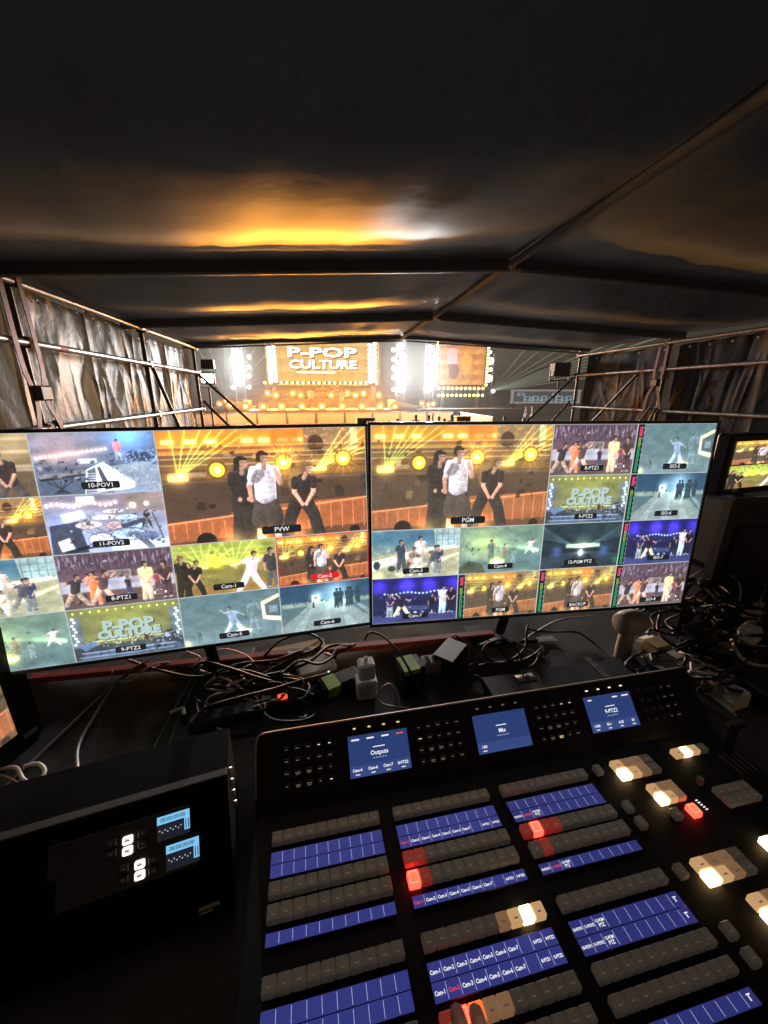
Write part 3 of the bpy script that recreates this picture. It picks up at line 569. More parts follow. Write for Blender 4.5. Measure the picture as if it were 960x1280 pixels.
for i in range(4):
    lab = {3: 'dark tarp on the right wall between the strap and the stage opening', 2: 'dark tarp on the right wall just nearer than the strap', 1: 'dark smooth tarp at the right picture edge', 0: 'dark tarp on the right wall nearest the camera'}[i]
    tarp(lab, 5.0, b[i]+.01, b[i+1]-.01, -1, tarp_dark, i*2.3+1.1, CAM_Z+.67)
# box lamps on the front uprights
def boxlamp(t, s, z, label, lit, name):
    o = tthing(name, label, 'lamp', t, s, z)
    MB().box((0, 0, 0), (.34, .2, .26), ch=.015).build('housing', black, o); MB().box((0, .102, 0), (.28, .01, .2)).build('lens', blackgloss, o)
    MB().tube([(-.2, 0, -.02), (-.2, 0, -.2), (.2, 0, -.2), (.2, 0, -.02)], .012, 6).build('yoke', steel_dark, o); MB().cyl((0, 0, -.2), (0, 0, -.33), .018).build('clamp', steel_dark, o)
    return o
t_, z_ = G(702, 462, 7.3); boxlamp(t_, 7.35, z_, 'black box lamp clamped to the right front upright', False, 'box_lamp')
t_, z_ = G(258, 455, 7.6); boxlamp(t_, 7.7, z_, 'black box hanging beside the left front upright over the floodlight', False, 'box_lamp').scale = (.62, .62, .62)
FS = 14.0; t_, z_ = G(259, 473, FS)
fo = tthing('flood_light', 'white floodlight glaring just outside the left front upright', 'floodlight', t_, FS, 0)
MB().box((0, .06, z_), (.46, .10, .36), ch=.02).build('housing', black, fo); MB().box((0, -.004, z_), (.36, .02, .26)).build('lens', emat('flood_lens', (1, .95, .86), 30), fo)
MB().tube([(-.27, .05, z_), (-.27, .05, z_-.28), (.27, .05, z_-.28), (.27, .05, z_)], .015, 6).build('bracket', steel_dark, fo); MB().cyl((0, .05, z_-.28), (0, .05, .02), .03).build('stand_pole', steel_dark, fo)
for a_ in range(3): MB().cyl((0, .05, .5), (.5*math.cos(a_*2.09), .05+.5*math.sin(a_*2.09), .01), .015, n=8).build('leg', steel_dark, fo)
fl_ = bpy.data.lights.new('flood_lamp', 'SPOT'); fl_.energy = 4000; fl_.color = (1, .88, .70); fl_.spot_size = R(21); fl_.spot_blend = .5; fl_.shadow_soft_size = .14
flo = bpy.data.objects.new('flood_lamp', fl_); COL.objects.link(flo); flo.parent = fo; flo.location = (0, -.2, z_)
flo.rotation_euler = (R(83), 0, R(182))

# ---------------------------------------------------------------- desk
DW = YAW
desk = thing('desk', 'long black cloth-covered desk under the monitors and switcher', 'desk', TENT @ Vector((.2, .66, FLOOR_Z)), DW)
hz = DESK_Z-FLOOR_Z
def dfn(u, v):
    x = -1.75+3.7*u; y = -.62+1.26*v; return (x, y, hz+.0012*math.sin(x*23+y*31)+.0015*math.sin(x*9-y*12)-.0014)
dt = MB().grid(dfn, 60, 24)
dt.build('cloth_top', cloth, desk, smooth=True)
MB().box((.1, .01, hz-.028), (3.68, 1.24, .04)).build('board', wood, desk)
def skirt(x0, y0, x1, y1):
    def fn(u, v):
        x = x0+(x1-x0)*u; y = y0+(y1-y0)*u; L = math.hypot(x1-x0, y1-y0); k = .018*math.sin(u*L*21)*(1-v)+.01*math.sin(u*L*9+1)*(1-v)
        nx, ny = (y1-y0)/L, -(x1-x0)/L; return (x+nx*k, y+ny*k, .01+(hz-.004-.01)*v)
    MB().grid(fn, 90, 5).build('cloth_skirt', cloth, desk, smooth=True)
skirt(-1.75, -.62, 1.95, -.62); skirt(1.95, .64, -1.75, .64); skirt(1.95, -.62, 1.95, .64); skirt(-1.75, .64, -1.75, -.62)
for x in (-1.6, 1.8):
    for y in (-.5, .5): MB().cyl((x, y, 0), (x, y, hz-.05), .02, n=8).build('leg', steel_dark, desk)

# ================================================================== the two big multiview monitors
def pose(o, ypr):
    y, p, r = [R(a) for a in ypr]
    return Matrix.Translation((o[0], o[1], o[2]+CAM_Z)) @ Matrix.Rotation(y, 4, 'Z') @ Matrix.Rotation(p, 4, 'X') @ Matrix.Rotation(r, 4, 'Y')
capplate = mat('caption_plate', (.01, .01, .01), .4, emit=(.012, .013, .016), es=1.); capred = emat('caption_red', (.75, .02, .03), 1.); white_e = emat('caption_white', (.9, .9, .9), 1.)
line_e = emat('grid_line', (.55, .60, .60), 1.); red_line = emat('red_line', (.85, .03, .05), 1.)
met_g = emat('meter_green', (.04, .50, .20), 1.); met_y = emat('meter_lime', (.35, .62, .10), 1.); met_r = emat('meter_red', (.70, .06, .16), 1.)
def rrect(x0, z0, x1, z1, r):
    out = []
    for cx, cz, a0 in ((x1-r, z1-r, 0), (x0+r, z1-r, 90), (x0+r, z0+r, 180), (x1-r, z0+r, 270)):
        for k in range(4): a = R(a0+k*30); out.append((cx+r*math.cos(a), cz+r*math.sin(a)))
    return out
def caption(tile, s, cx, cz, w, h, red=False):
    b = MB(); b.prism(rrect(cx-w/2, cz-h/2, cx+w/2, cz+h/2, h*.25), -.0006, -.0010, lambda x, z, d: (x, d, z))
    me = text_mesh(s, h*.86, .006*h); b.mesh_in(me, Matrix.Translation((cx, -.0014, cz)) @ UP, 1)
    b.build('caption', [capred if red else capplate, white_e], tile, smooth='keep')
def meter(tile, x0, z0, x1, z1, lv):
    b = MB(); f = lambda x, z, d: (x, d, z)
    b.prism([(x0, z0), (x1, z0), (x1, z1), (x0, z1)], -.0006, -.0008, f)
    w = x1-x0; H = z1-z0
    for k in range(2):
        xa = x0+w*(.30+.22*k); xb = xa+w*.14
        for n in range(26):
            q = n/26
            if q > lv: continue
            za = z0+H*(.03+.93*q); b.mi(1 if q < .55 else 2 if q < .78 else 3); b.prism([(xa, za), (xb, za), (xb, za+H*.028), (xa, za+H*.028)], -.0010, -.0012, f)
    b.mi(3); b.prism([(x0+w*.27, z1-H*.24), (x0+w*.75, z1-H*.24), (x0+w*.75, z1-H*.05), (x0+w*.27, z1-H*.05)], -.0009, -.00095, f)
    b.mi(4)
    for n in range(9): z = z0+H*(.05+.11*n); b.prism([(x1-w*.17, z), (x1-w*.04, z), (x1-w*.04, z+H*.012), (x1-w*.17, z+H*.012)], -.0010, -.0012, f)
    b.build('audio_meter', [capplate, met_g, met_y, met_r, line_e], tile, smooth='keep')
FE = {}
def feed(key):
    if key not in FE:
        k, big = key.split('/')[0], key.endswith('/big'); w, h = (640, 360) if big else (320, 180)
        fn = dict(dancers=lambda: f_dancers(w, h), program=lambda: f_dancers(w, h, .90, .12), backup=lambda: f_dancers(w, h, .9, .22), yellow=lambda: f_yellow(w, h), teal=lambda: f_teal(w, h), road=lambda: f_road(w, h), court=lambda: f_court(w, h),
                  side=lambda: f_side(w, h), title=lambda: f_title(w, h), keys=lambda: f_keys(w, h), drums=lambda: f_drums(w, h), green=lambda: f_green(w, h), purple=lambda: f_purple(w, h), night=lambda: f_night(w, h), close=lambda: f_close(w, h))[k]
        FE[key] = picmat('feed_'+key.replace('/', '_'), fn(), 1.32)
    return FE[key]
def big_monitor(label, M, tiles):
    o = thing('monitor', label, 'monitor', M=M); Wd, Hd = 1., .5625; bz = .008
    b = MB(); b.box((Wd/2, .022, -Hd/2), (Wd+2*bz-.001, .034, Hd+2*bz), ch=.004); b.box((Wd/2, .055, -Hd*.55), (Wd*.6, .035, Hd*.55), ch=.01)
    b.build('back_shell', black, o)
    fr = MB()
    for c, d in (((Wd/2, .003, bz/2), (Wd+2*bz-.001, .010, bz)), ((Wd/2, .003, -Hd-bz/2), (Wd+2*bz-.001, .010, bz)), ((-bz/2+.0005, .003, -Hd/2), (bz-.001, .010, Hd)), ((Wd+bz/2-.0005, .003, -Hd/2), (bz-.001, .010, Hd))): fr.box(c, d)
    fr.build('bezel', mat('monitor_bezel', (.025, .022, .02), .25), o)
    MB().quad((0, .002, -Hd), (Wd, .002, -Hd), (Wd, .002, 0), (0, .002, 0)).build('screen_glass', line_e, o, smooth='keep')
    g = .0011
    for (c, r, cs, rs, key, cap, mtr, red) in tiles:
        x0, x1 = c*Wd/4, (c+cs)*Wd/4; z1, z0 = -r*Hd/4, -(r+rs)*Hd/4
        mw = .022 if mtr else 0
        t = picquad('video_tile', feed(key), o, x0+g+mw, z0+g, x1-g, z1-g, .001)
        if cap:
            h = .0168 if cs == 1 else .0205; w = (.0122*len(cap)*(.66 if len(cap) > 5 else .9)+.022) if cs == 1 else .10
            caption(t, cap, (x0+x1)/2+mw/2+(.02 if cs == 2 else 0), z0+(.020 if cs == 1 else .022), w, h, red)
        if mtr: meter(t, x0+g, z0+g, x0+mw-.001, z1-g, mtr)
        if key.startswith('title'):
            q = MB()
            for s, sz, cx, cz in (('P-POP', .038, .515, .62), ('CULTURE', .029, .515, .46)):
                me = text_mesh(s, sz, .0022); P = Matrix.Translation((x0+mw+(x1-x0-mw)*cx, -.0014, z0+(z1-z0)*cz)) @ UP @ Matrix.Diagonal((1.12, 1, 1, 1))
                q.mesh_in(me, Matrix.Translation((.0025, .0005, -.0022)) @ P, 1); q.mesh_in(me, P, 0)
            q.build('title_lettering', [emat('title_pale', (.50, .66, .62), 1.), emat('title_shade', (.07, .10, .05), 1.)], t, smooth='keep')
        if red:
            q = MB(); e = .0022; f = lambda x, z, d: (x, d, z)
            for a0, c0, a1, c1 in ((x0+g, z1-g-e, x1-g, z1-g), (x0+g, z0+g, x1-g, z0+g+e), (x0+g, z0+g+e, x0+g+e, z1-g-e), (x1-g-e, z0+g+e, x1-g, z1-g-e)): q.prism([(a0, c0), (a1, c0), (a1, c1), (a0, c1)], -.0004, -.0007, f)
            q.build('tally_border', red_line, t, smooth='keep')
    # stand: neck and foot, upright on the desk
    Mi = M.inverted(); top = M @ Vector((Wd/2, .07, -Hd*.6)); ft = Vector((top.x-.02, top.y+.13, DESK_Z))
    MB().tube([Mi @ top, Mi @ (ft+Vector((0, 0, .02)))], .018, 12).build('stand_neck', black, o, smooth=True, auto=40)
    f3 = Matrix.Rotation(YAW, 3, 'Z'); B = MB(); B.box((0, 0, 0), (.24, .13, .012), ch=.004); B.v = [tuple(Mi @ (f3 @ Vector(q)+ft+Vector((0, 0, .0085)))) for q in B.v]; B.build('stand_foot', black, o)
    return o
big_monitor('large multiview monitor on the left with the PVW picture', pose((-1.0207, .7863, -.0815), (13.829, -4.284, .033)), [
    (0, 0, 1, 1, 'close', None, 0, 0), (1, 0, 1, 1, 'keys', '10-POV1', 0, 0), (2, 0, 2, 2, 'dancers/big', 'PVW', 0, 0),
    (0, 1, 1, 1, 'dancers', None, 0, 0), (1, 1, 1, 1, 'drums', '11-POV2', 0, 0), (0, 2, 1, 1, 'court', None, 0, 0), (1, 2, 1, 1, 'side', '8-PTZ1', 0, 0),
    (2, 2, 1, 1, 'yellow', 'Cam-1', 0, 0), (3, 2, 1, 1, 'dancers', 'Cam-2', 0, 1), (0, 3, 1, 1, 'green', None, 0, 0), (1, 3, 1, 1, 'title', '9-PTZ2', 0, 0), (2, 3, 1, 1, 'teal', 'Cam-5', 0, 0), (3, 3, 1, 1, 'road', 'Cam-6', 0, 0)])
big_monitor('large multiview monitor on the right with the PGM picture', pose((-.0344, .9940, -.0766), (7.648, -2.997, .283)), [
    (0, 0, 2, 2, 'program/big', 'PGM', 0, 0), (2, 0, 1, 1, 'side', '8-PTZ1', 0, 0), (3, 0, 1, 1, 'teal', 'ISO-5', .76, 0), (2, 1, 1, 1, 'title', '9-PTZ2', 0, 0), (3, 1, 1, 1, 'road', 'ISO-6', .66, 0),
    (0, 2, 1, 1, 'court', 'Cam-3', 0, 0), (1, 2, 1, 1, 'green', 'Cam-4', 0, 0), (2, 2, 1, 1, 'night', '12-PGM PTZ', 0, 0), (3, 2, 1, 1, 'purple', 'ISO-7', .78, 0),
    (0, 3, 1, 1, 'purple', 'Cam-7', 0, 0), (1, 3, 1, 1, 'backup', 'PGM', .72, 0), (2, 3, 1, 1, 'backup', 'BACKUP', .72, 0), (3, 3, 1, 1, 'side', 'ISO-4', .7, 0)])

# ================================================================== the video switcher
CM = pose((-.20737, .50541, -.78654), (11.651, -1.8336, .4748))
con = thing('video_switcher', 'large black video switcher panel with rows of keys and three blue displays', 'switcher', M=CM)
TL_, TY = R(50.145), .04
X0, X1, Y0, PL = -.036, 1.062, -.43, .142
ct, st_ = math.cos(TL_), math.sin(TL_)
def prof(y, z): return (y, z)
pf = [(Y0, -.062), (Y0, -.014), (Y0+.012, -.003), (TY+.002, -.003), (TY+PL*ct+.0015, PL*st_-.0025), (TY+PL*ct+.006, PL*st_-.008), (TY+PL*ct+.035, PL*st_-.03), (TY+PL*ct+.035, -.072)]
body = MB()
xs = [X0, X0+.004, X0+.012, X1-.012, X1-.004, X1]; ins = [.012, .004, 0, 0, .004, .012]
vs = []; n = len(pf)
for x, i_ in zip(xs, ins):
    for k, (y, z) in enumerate(pf):
        top = 0 < k < n-1; vs.append((x, y+(i_ if k == 0 else -i_ if k >= n-2 else 0)*.6, z-(i_*.8 if top else 0)))
fs = [(a*n+k, a*n+(k+1) % n, (a+1)*n+(k+1) % n, (a+1)*n+k) for a in range(len(xs)-1) for k in range(n)]
fs += [tuple(range(n-1, -1, -1)), tuple(range((len(xs)-1)*n, len(xs)*n))]
body.add(vs, fs).build('body', panel_m, con)
# pale rim along the top edge of the display hump
rim = crom([(X0+.002, TY+.03*ct, .03*st_), (X0+.001, TY+.115*ct, .115*st_), (X0+.006, TY+(PL-.006)*ct, (PL-.006)*st_), (X0+.02, TY+PL*ct, PL*st_-.001), (X0+.06, TY+PL*ct+.001, PL*st_-.001)], 6)+[Vector((X1-.03, TY+PL*ct+.001, PL*st_-.001))]
MB().tube(rim, .0019, 6).build('edge_rim', mat('rim_grey', (.26, .24, .22), .35), con, smooth=True)
key_m = mat('key_plastic', (.30, .275, .25), .4, noise=.3, nscale=45, bump=.15, bscale=300, bdist=.001, emit=(.27, .225, .18), es=.035)
legend_m = mat('key_legend', (.55, .5, .44), .5, emit=(.5, .4, .3), es=.05)
KM = {'off': key_m, 'red': emat('key_red_on', (1, .035, .02), 6.), 'redglow': mat('key_red_glow', (.30, .2, .18), .45, emit=(1, .05, .025), es=.10), 'warm': emat('key_warm_on', (1, .62, .26), 7.), 'warmglow': mat('key_warm_glow', (.35, .3, .25), .45, emit=(1, .58, .26), es=.34), 'warmdim': mat('key_warm_dim', (.33, .28, .24), .45, emit=(1, .52, .24), es=.11), 'orange': emat('key_orange_on', (1, .13, .02), 1.6)}  # glow and dim kinds: light leaking from lit neighbours, put in as faint emission
ring_e = {'red': emat('ring_red', (1, .10, .05), 6.), 'warm': emat('ring_warm', (.55, .32, .12), 1.0)}
KEYS = {}
def keymesh(w, d, kind):
    k = (round(w, 4), round(d, 4), kind)
    if k not in KEYS:
        b = MB(); b.box((0, 0, .0045), (w, d, .013), ch=.0014)
        b.mi(1); b.box((0, -d*.16, .0112), (w*.30, d*.10, .0006))
        if kind in ring_e:
            b.mi(2); h = .0113; e = .0007; a, c = w*.36, d*.36
            for q in (((0, c, h), (2*a, e, .0006)), ((0, -c, h), (2*a, e, .0006)), ((a, 0, h), (e, 2*c-2*e, .0006)), ((-a, 0, h), (e, 2*c-2*e, .0006))): b.box(*q)
        KEYS[k] = b.mesh('key', [KM[kind], KM[kind] if kind in ('red', 'warm', 'orange') else legend_m, ring_e.get(kind, legend_m)])
    return KEYS[k]
def key(x, y, w, d, kind='off', lab=None): return inst('key', keymesh(w, d, kind), con, (x, y, 0), label=lab)
ROWS = {'R1': (0, .0203), 'R2': (.0799, .1013), 'R3': (.1103, .1328), 'R4': (.1919, .2114), 'R5': (.2715, .2909), 'R6': (.3027, .3205)}
BX = [0, .22757, .45514]
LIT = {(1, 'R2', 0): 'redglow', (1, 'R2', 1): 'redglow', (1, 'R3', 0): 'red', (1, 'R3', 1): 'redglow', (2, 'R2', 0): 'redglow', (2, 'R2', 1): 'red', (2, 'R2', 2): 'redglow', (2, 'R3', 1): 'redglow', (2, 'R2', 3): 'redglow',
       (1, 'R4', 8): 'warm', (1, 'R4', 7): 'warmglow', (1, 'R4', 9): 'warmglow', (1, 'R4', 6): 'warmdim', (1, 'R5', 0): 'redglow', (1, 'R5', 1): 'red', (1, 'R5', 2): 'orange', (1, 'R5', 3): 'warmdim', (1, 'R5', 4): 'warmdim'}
for b_ in range(3):
    for rn, (a, c) in ROWS.items():
        for k in range(10):
            kd = LIT.get((b_, rn, k), 'off')
            key(BX[b_]+.02*(k+.5), -(a+c)/2, .0194, (c-a)-.0004, kd, {'red': 'red lit key', 'warm': 'warm white lit key', 'orange': 'orange lit key'}.get(kd))
blue = emat('strip_blue', (.028, .034, .19), 1.); blue2 = emat('strip_blue_right', (.024, .028, .155), 1.); tick = emat('strip_tick', (.55, .6, .95), 1.); redtxt = emat('strip_red_text', (.8, .05, .08), 1.); dk = mat('strip_gap', (.01, .01, .03), .4)
def strip(b_, a, c, rows, mark=False):
    x0 = BX[b_]+.0005; x1 = BX[b_]+.1995; m = MB(); nr = len(rows); m.mi(0).box(((x0+x1)/2, -(a+c)/2, .0000), (x1-x0, c-a, .005)); z = .0029
    for r, row in enumerate(rows):
        ya = -a-(c-a)*r/nr; yb = -a-(c-a)*(r+1)/nr; e = .0004; rr_ = .0006
        m.mi(1 if True else 1).quad((x0, yb+rr_, z), (x1, yb+rr_, z), (x1, ya-rr_, z), (x0, ya-rr_, z))
        for k in range(1, 10): x = BX[b_]+.02*k; m.mi(2).quad((x-e/1.6, yb+.002, z+.0003), (x+e/1.6, yb+.002, z+.0003), (x+e/1.6, ya-.002, z+.0003), (x-e/1.6, ya-.002, z+.0003))
        for k, t in enumerate(row):
            if not t: continue
            red = t.startswith('!'); t = t.lstrip('!'); ls = t.split('|')
            for j, q in enumerate(ls):
                me = text_mesh(q, .0062 if len(q) < 6 else .0050, .00016)
                m.mesh_in(me, Matrix.Translation((BX[b_]+.02*(k+.5), (ya+yb)/2-.001+(.0028 if len(ls) > 1 else 0)-.0056*j, z+.0005)) @ Matrix.Diagonal((.92, 1, 1, 1)), 4 if red else 3)
        if mark: x = BX[b_]+.19; m.mi(3).box((x, (ya+yb)/2+.003, z+.0005), (.006, .0012, .0004)); m.box((x-.001, (ya+yb)/2-.0005, z+.0005), (.0014, .005, .0004))
    m.build('label_display', [dk, blue2 if b_ == 2 else blue, tick, white_e, redtxt], con, smooth='keep')
cams = ['Cam-1', 'Cam-2', 'Cam-3', 'Cam-4', 'Cam-5', 'Cam-6', 'Cam-7', '', '8-PTZ1', '9-PTZ2']
povs = ['10-POV1', '11-POV2', '12-PGM|PTZ']+['']*7
r1 = ['!Cam-1']+cams[1:]; r2 = cams[:1]+['!Cam-2']+cams[2:]; pr = ['10-POV1', '!11-POV2', '12-PGM|PTZ']+['']*7; E10 = ['']*10
for b_, A_, B_, C_, D_ in ((0, [E10, E10], [E10], [E10, E10], [E10]), (1, [E10, r1], [r1], [cams, r2], [cams]), (2, [E10, pr], [pr], [povs, povs], [E10])):
    strip(b_, .0307, .0720, A_); strip(b_, .1424, .1596, B_); strip(b_, .2215, .2623, C_, b_ == 2); strip(b_, .332, .350, D_, b_ == 2)
# key groups on the right half
def group(x0, y0, x1, y1, nc, nr, lit):
    w = (x1-x0)/nc; d = (y0-y1)/nr
    for r in range(nr):
        for c in range(nc):
            kd = lit.get((c, r), 'off'); key(x0+w*(c+.5), y0-d*(r+.5), w*.95, d*.94, kd, {'warm': 'warm white lit key'}.get(kd))
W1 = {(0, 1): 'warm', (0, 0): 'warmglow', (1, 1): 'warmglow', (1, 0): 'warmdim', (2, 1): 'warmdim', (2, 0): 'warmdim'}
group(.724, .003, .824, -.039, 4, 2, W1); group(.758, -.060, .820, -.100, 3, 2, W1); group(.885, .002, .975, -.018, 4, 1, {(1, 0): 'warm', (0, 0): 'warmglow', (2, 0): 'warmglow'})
group(.888, -.092, .970, -.131, 4, 2, {}); group(.717, -.191, .818, -.230, 4, 2, W1); group(.758, -.252, .858, -.292, 4, 2, W1); group(.874, -.188, .960, -.226, 4, 2, {(0, 0): 'warm'}); group(.985, -.13, 1.03, -.17, 2, 2, {})
for y in (-.008, -.09, -.121, -.202, -.281, -.311): key(.688, y, .016, .019)
key(.769, -.121, .017, .018); key(.809, -.122, .019, .021, 'red', 'red lit key')
ld = MB()
for k in range(5): ld.box((.838+.0008*k, -.104-.0047*k, .001), (.0045, .0014, .002))
ld.build('level_marks', white_e, con)
MB().cyl((.883, -.073, -.002), (.883, -.073, .012), .007, .006, 14).build('knob', steel, con, smooth=True, auto=40)
sg = MB()
for k in range(4): sg.box((.995+.014*k, -.05, -.0015), (.004, .052, .002))
sg.build('fader_slot', mat('slot_grey', (.09, .085, .08), .5), con)
fh = MB().box((1.02, -.024, .035), (.012, .016, .075), ch=.003); fh.box((1.02, -.024, .075), (.05, .02, .016), ch=.005); fh.build('transition_lever', blackgloss, con)
# the sloped display hump
HM = Matrix.Translation((0, TY, 0)) @ Matrix.Rotation(TL_, 4, 'X')
dblue = emat('display_blue', (.020, .045, .165), 1.); dblue2 = emat('display_footer', (.034, .062, .21), 1.); dred = emat('display_red', (.8, .10, .06), 1.)
def display(x0, title, top, foot, redlast=False):
    w, h, yb = .131, .0757, .0339; m = MB(); m.mi(0).box((x0+w/2, yb+h/2, -.001), (w+.003, h+.003, .003)); z = .001
    m.mi(1).quad((x0, yb+h*.27, z), (x0+w, yb+h*.27, z), (x0+w, yb+h, z), (x0, yb+h, z)); m.mi(2).quad((x0, yb, z), (x0+w, yb, z), (x0+w, yb+h*.27, z), (x0, yb+h*.27, z))
    def tx(s, x, y, sz, k=3): m.mesh_in(text_mesh(s, sz, .0002), Matrix.Translation((x0+w*x, yb+h*y, z+.0006)), k)
    tx(title, .5, .52, .0115); m.mi(3).box((x0+w*.5, yb+h*.665, z+.0005), (.026, .0016, .0004))
    for k in range(6): m.mi(3).box((x0+w*.5-.0125+.005*k, yb+h*.40, z+.0005), (.0016, .0012, .0004))
    for x, k in top: m.mi(4 if (redlast and x > .8) else 3).box((x0+w*x, yb+h*.90, z+.0005), (k, .0028, .0004))
    for x, s in foot: tx(s, x, .17, .0075); m.mi(3).box((x0+w*x, yb+h*.065, z+.0005), (.009, .0016, .0004))
    m.build('display', [blackgloss, dblue, dblue2, white_e, dred], con, M=HM, smooth='keep')
display(.1539, 'Outputs', ((.12, .017), (.37, .016), (.62, .016), (.87, .016)), ((.12, 'Cam-6'), (.37, 'Cam-6'), (.62, 'Cam-7'), (.87, '8-PTZ2')), True)
display(.4401, 'Mix', (), ((.12, '1:00'),)); display(.7298, '9-PTZ2', ((.12, .010), (.66, .014), (.88, .018)), ((.12, '1.006'), (.37, '50.1'), (.62, '-0.20'), (.88, '50')))
softk = {}
lg = [mat('legend_dim', (.35, .31, .26), .5, emit=(.5, .42, .32), es=.16), emat('legend_bright', (1, .93, .8), 1.2), emat('legend_yellow', (1, .74, .25), 1.0), mat('legend_off', (.10, .09, .08), .5)]
def softkey(x, y, k, wd):
    kk = (k, wd)
    if kk not in softk:
        b = MB(); b.box((0, 0, .001), (.0155, .0125, .003), ch=.0008); b.mi(1); b.box((0, .001, .0027), (.0075*wd, .0013, .0005))
        if wd > 1: b.box((0, -.0018, .0027), (.006*wd, .0012, .0005))
        softk[kk] = b.mesh('soft_key', [blackgloss, lg[k]])
    inst('soft_key', softk[kk], con, M=HM @ Matrix.Translation((x, y, 0)))
for gi, gx in enumerate((.022, .312, .602, .888)):
    for r in range(4):
        for c in range(5):
            k = 0
            if (gi, r, c) in ((0, 0, 3), (0, 0, 4), (0, 3, 4), (2, 0, 3), (2, 0, 4)): k = 1
            if (gi, r, c) in ((1, 1, 0), (2, 3, 2)): k = 2
            if gi == 3: k = 3 if c < 3 else 0
            wd = 1.35 if (c in (1, 2) and r in (2, 3)) else (.6 if (r+c) % 3 == 0 else 1.)
            if k == 1: wd = .6
            softkey(gx+.0222*c+(.004 if gi == 0 else 0), .1045-.0215*r, k, wd)
for di, x0 in enumerate((.1539, .4401, .7298)):
    for k in range(4):
        inst('status_lamp', softk.setdefault(('lamp', di), MB().box((0, 0, .001), (.0058, .0026, .002)).mesh('status_lamp', lg[[2, 0, 1][di]])), con, M=HM @ Matrix.Translation((x0+.016+.0325*k, .1235, 0)))

# ================================================================== the stage across the plaza
SB = 0.0
stage_blk = mat('stage_skirt', (.06, .05, .045), .7, noise=.3, nscale=2); deck_m = mat('stage_deck', (.16, .14, .12), .55, noise=.2, nscale=1); truss_m = mat('truss_alu', (.4, .4, .42), .4, .7)
sp = tthing('stage_platform', 'long low concert stage with dark skirt and stepped risers', 'stage', 0, 38, 0)
MB().box((2.5, 8, .62), (36, 16, 1.24)).build('deck', deck_m, sp); MB().box((2.5, -.06, .6), (36, .1, 1.16)).build('skirt', stage_blk, sp)
MB().box((.3, 7.2, 1.24+.42), (11.5, 4, .84)).build('riser', deck_m, sp); MB().box((.3, 9.0, 1.24+.8), (10.4, 2.6, 1.6)).build('riser', deck_m, sp)
MB().add([(-11, .6, 1.24), (-7, .6, 1.24), (-7, .6, 2.1), (-11, 5, 1.24), (-7, 5, 1.24), (-7, 5, 2.1)], [(0, 1, 2), (3, 5, 4), (0, 2, 5, 3), (0, 3, 4, 1), (1, 4, 5, 2)]).build('ramp', mat('ramp_pale', (.5, .45, .38), .6), sp)
MB().add([(7.2, .6, 1.24), (10.8, .6, 1.24), (7.2, .6, 2.1), (7.2, 5, 1.24), (10.8, 5, 1.24), (7.2, 5, 2.1)], [(0, 1, 2), (3, 5, 4), (0, 2, 5, 3), (0, 3, 4, 1), (1, 4, 5, 2)]).build('ramp', MATS['ramp_pale'], sp)
def led_mat(name, c0, c1, scale, s):
    m = bpy.data.materials.new(name); m.use_nodes = True; t = m.node_tree; p = t.nodes['Principled BSDF']; p.inputs['Base Color'].default_value = (.02, .02, .02, 1)
    tc = t.nodes.new('ShaderNodeTexCoord'); n = t.nodes.new('ShaderNodeTexNoise'); n.inputs['Scale'].default_value = scale; n.inputs['Detail'].default_value = 4; r = t.nodes.new('ShaderNodeValToRGB')
    r.color_ramp.elements[0].position = .35; r.color_ramp.elements[1].position = .68; r.color_ramp.elements[0].color = (*c0, 1); r.color_ramp.elements[1].color = (*c1, 1)
    t.links.new(tc.outputs['Object'], n.inputs[0]); t.links.new(n.outputs[0], r.inputs[0]); t.links.new(r.outputs[0], p.inputs['Emission Color']); p.inputs['Emission Strength'].default_value = s; return m
# main screen
S1 = 46.0
xa, zt = G(330, 425, S1); xb, zb = G(474, 482, S1)
ms = tthing('led_screen', 'wide golden LED screen with white block lettering behind the stage', 'LED screen', (xa+xb)/2, S1, 0)
hw = (xb-xa)/2
nx, nz = 8, 4
pw, ph = 2*hw/nx, (zt+.9-zb)/nz
pm = MB().box((0, 0, 0), (pw-.03, .10, ph-.03)).mesh('panel', led_mat('led_gold', (.42, .23, .035), (.78, .50, .13), .35, .66))
for i in range(nx):
    for j in range(nz): inst('panel', pm, ms, (-hw+pw*(i+.5), 0, zb+ph*(j+.5)))
MB().box((0, .15, zb+ph*nz/2), (2*hw+.4, .16, ph*nz+.4)).build('frame', stage_blk, ms)
for sx in (-hw*.9, hw*.9): MB().box((sx, .5, zb/2+.6), (.4, .4, zb-1.1)).build('support', truss_m, ms)
def letters(s, u0, u1, v0, v1, off, m, name):
    xa_, z1_ = G(u0, v0, S1); xb_, z0_ = G(u1, v1, S1); me = text_mesh(s, 1., .028); xs_ = [v.co.x for v in me.vertices]; ys_ = [v.co.y for v in me.vertices]
    w = max(xs_)-min(xs_); h = max(ys_)-min(ys_); q = MB()
    q.mesh_in(me, Matrix.Translation(((xa_+xb_)/2-(xa+xb)/2+off, -.09-(.05 if not off else 0), (z0_+z1_)/2-off)) @ UP @ Matrix.Diagonal(((xb_-xa_)/w, (z1_-z0_)/h, 1, 1)) @ Matrix.Translation((-(max(xs_)+min(xs_))/2, -(max(ys_)+min(ys_))/2, 0)))
    q.build(name, m, ms, smooth='keep')
lt_w = emat('led_white_letters', (1, .97, .85), 2.2); lt_d = emat('led_dark_letters', (.07, .04, .01), .5)
for off, m in ((.16, lt_d), (0, lt_w)): letters('P-POP', 359, 446, 433.5, 447.5, off, m, 'lettering'); letters('CULTURE', 361, 446, 449.5, 461.5, off, m, 'lettering')
MB().box((G(395, 465, S1)[0]-(xa+xb)/2, -.09, G(395, 465.5, S1)[1]), (4.2, .03, .14)).build('underline', lt_w, ms)
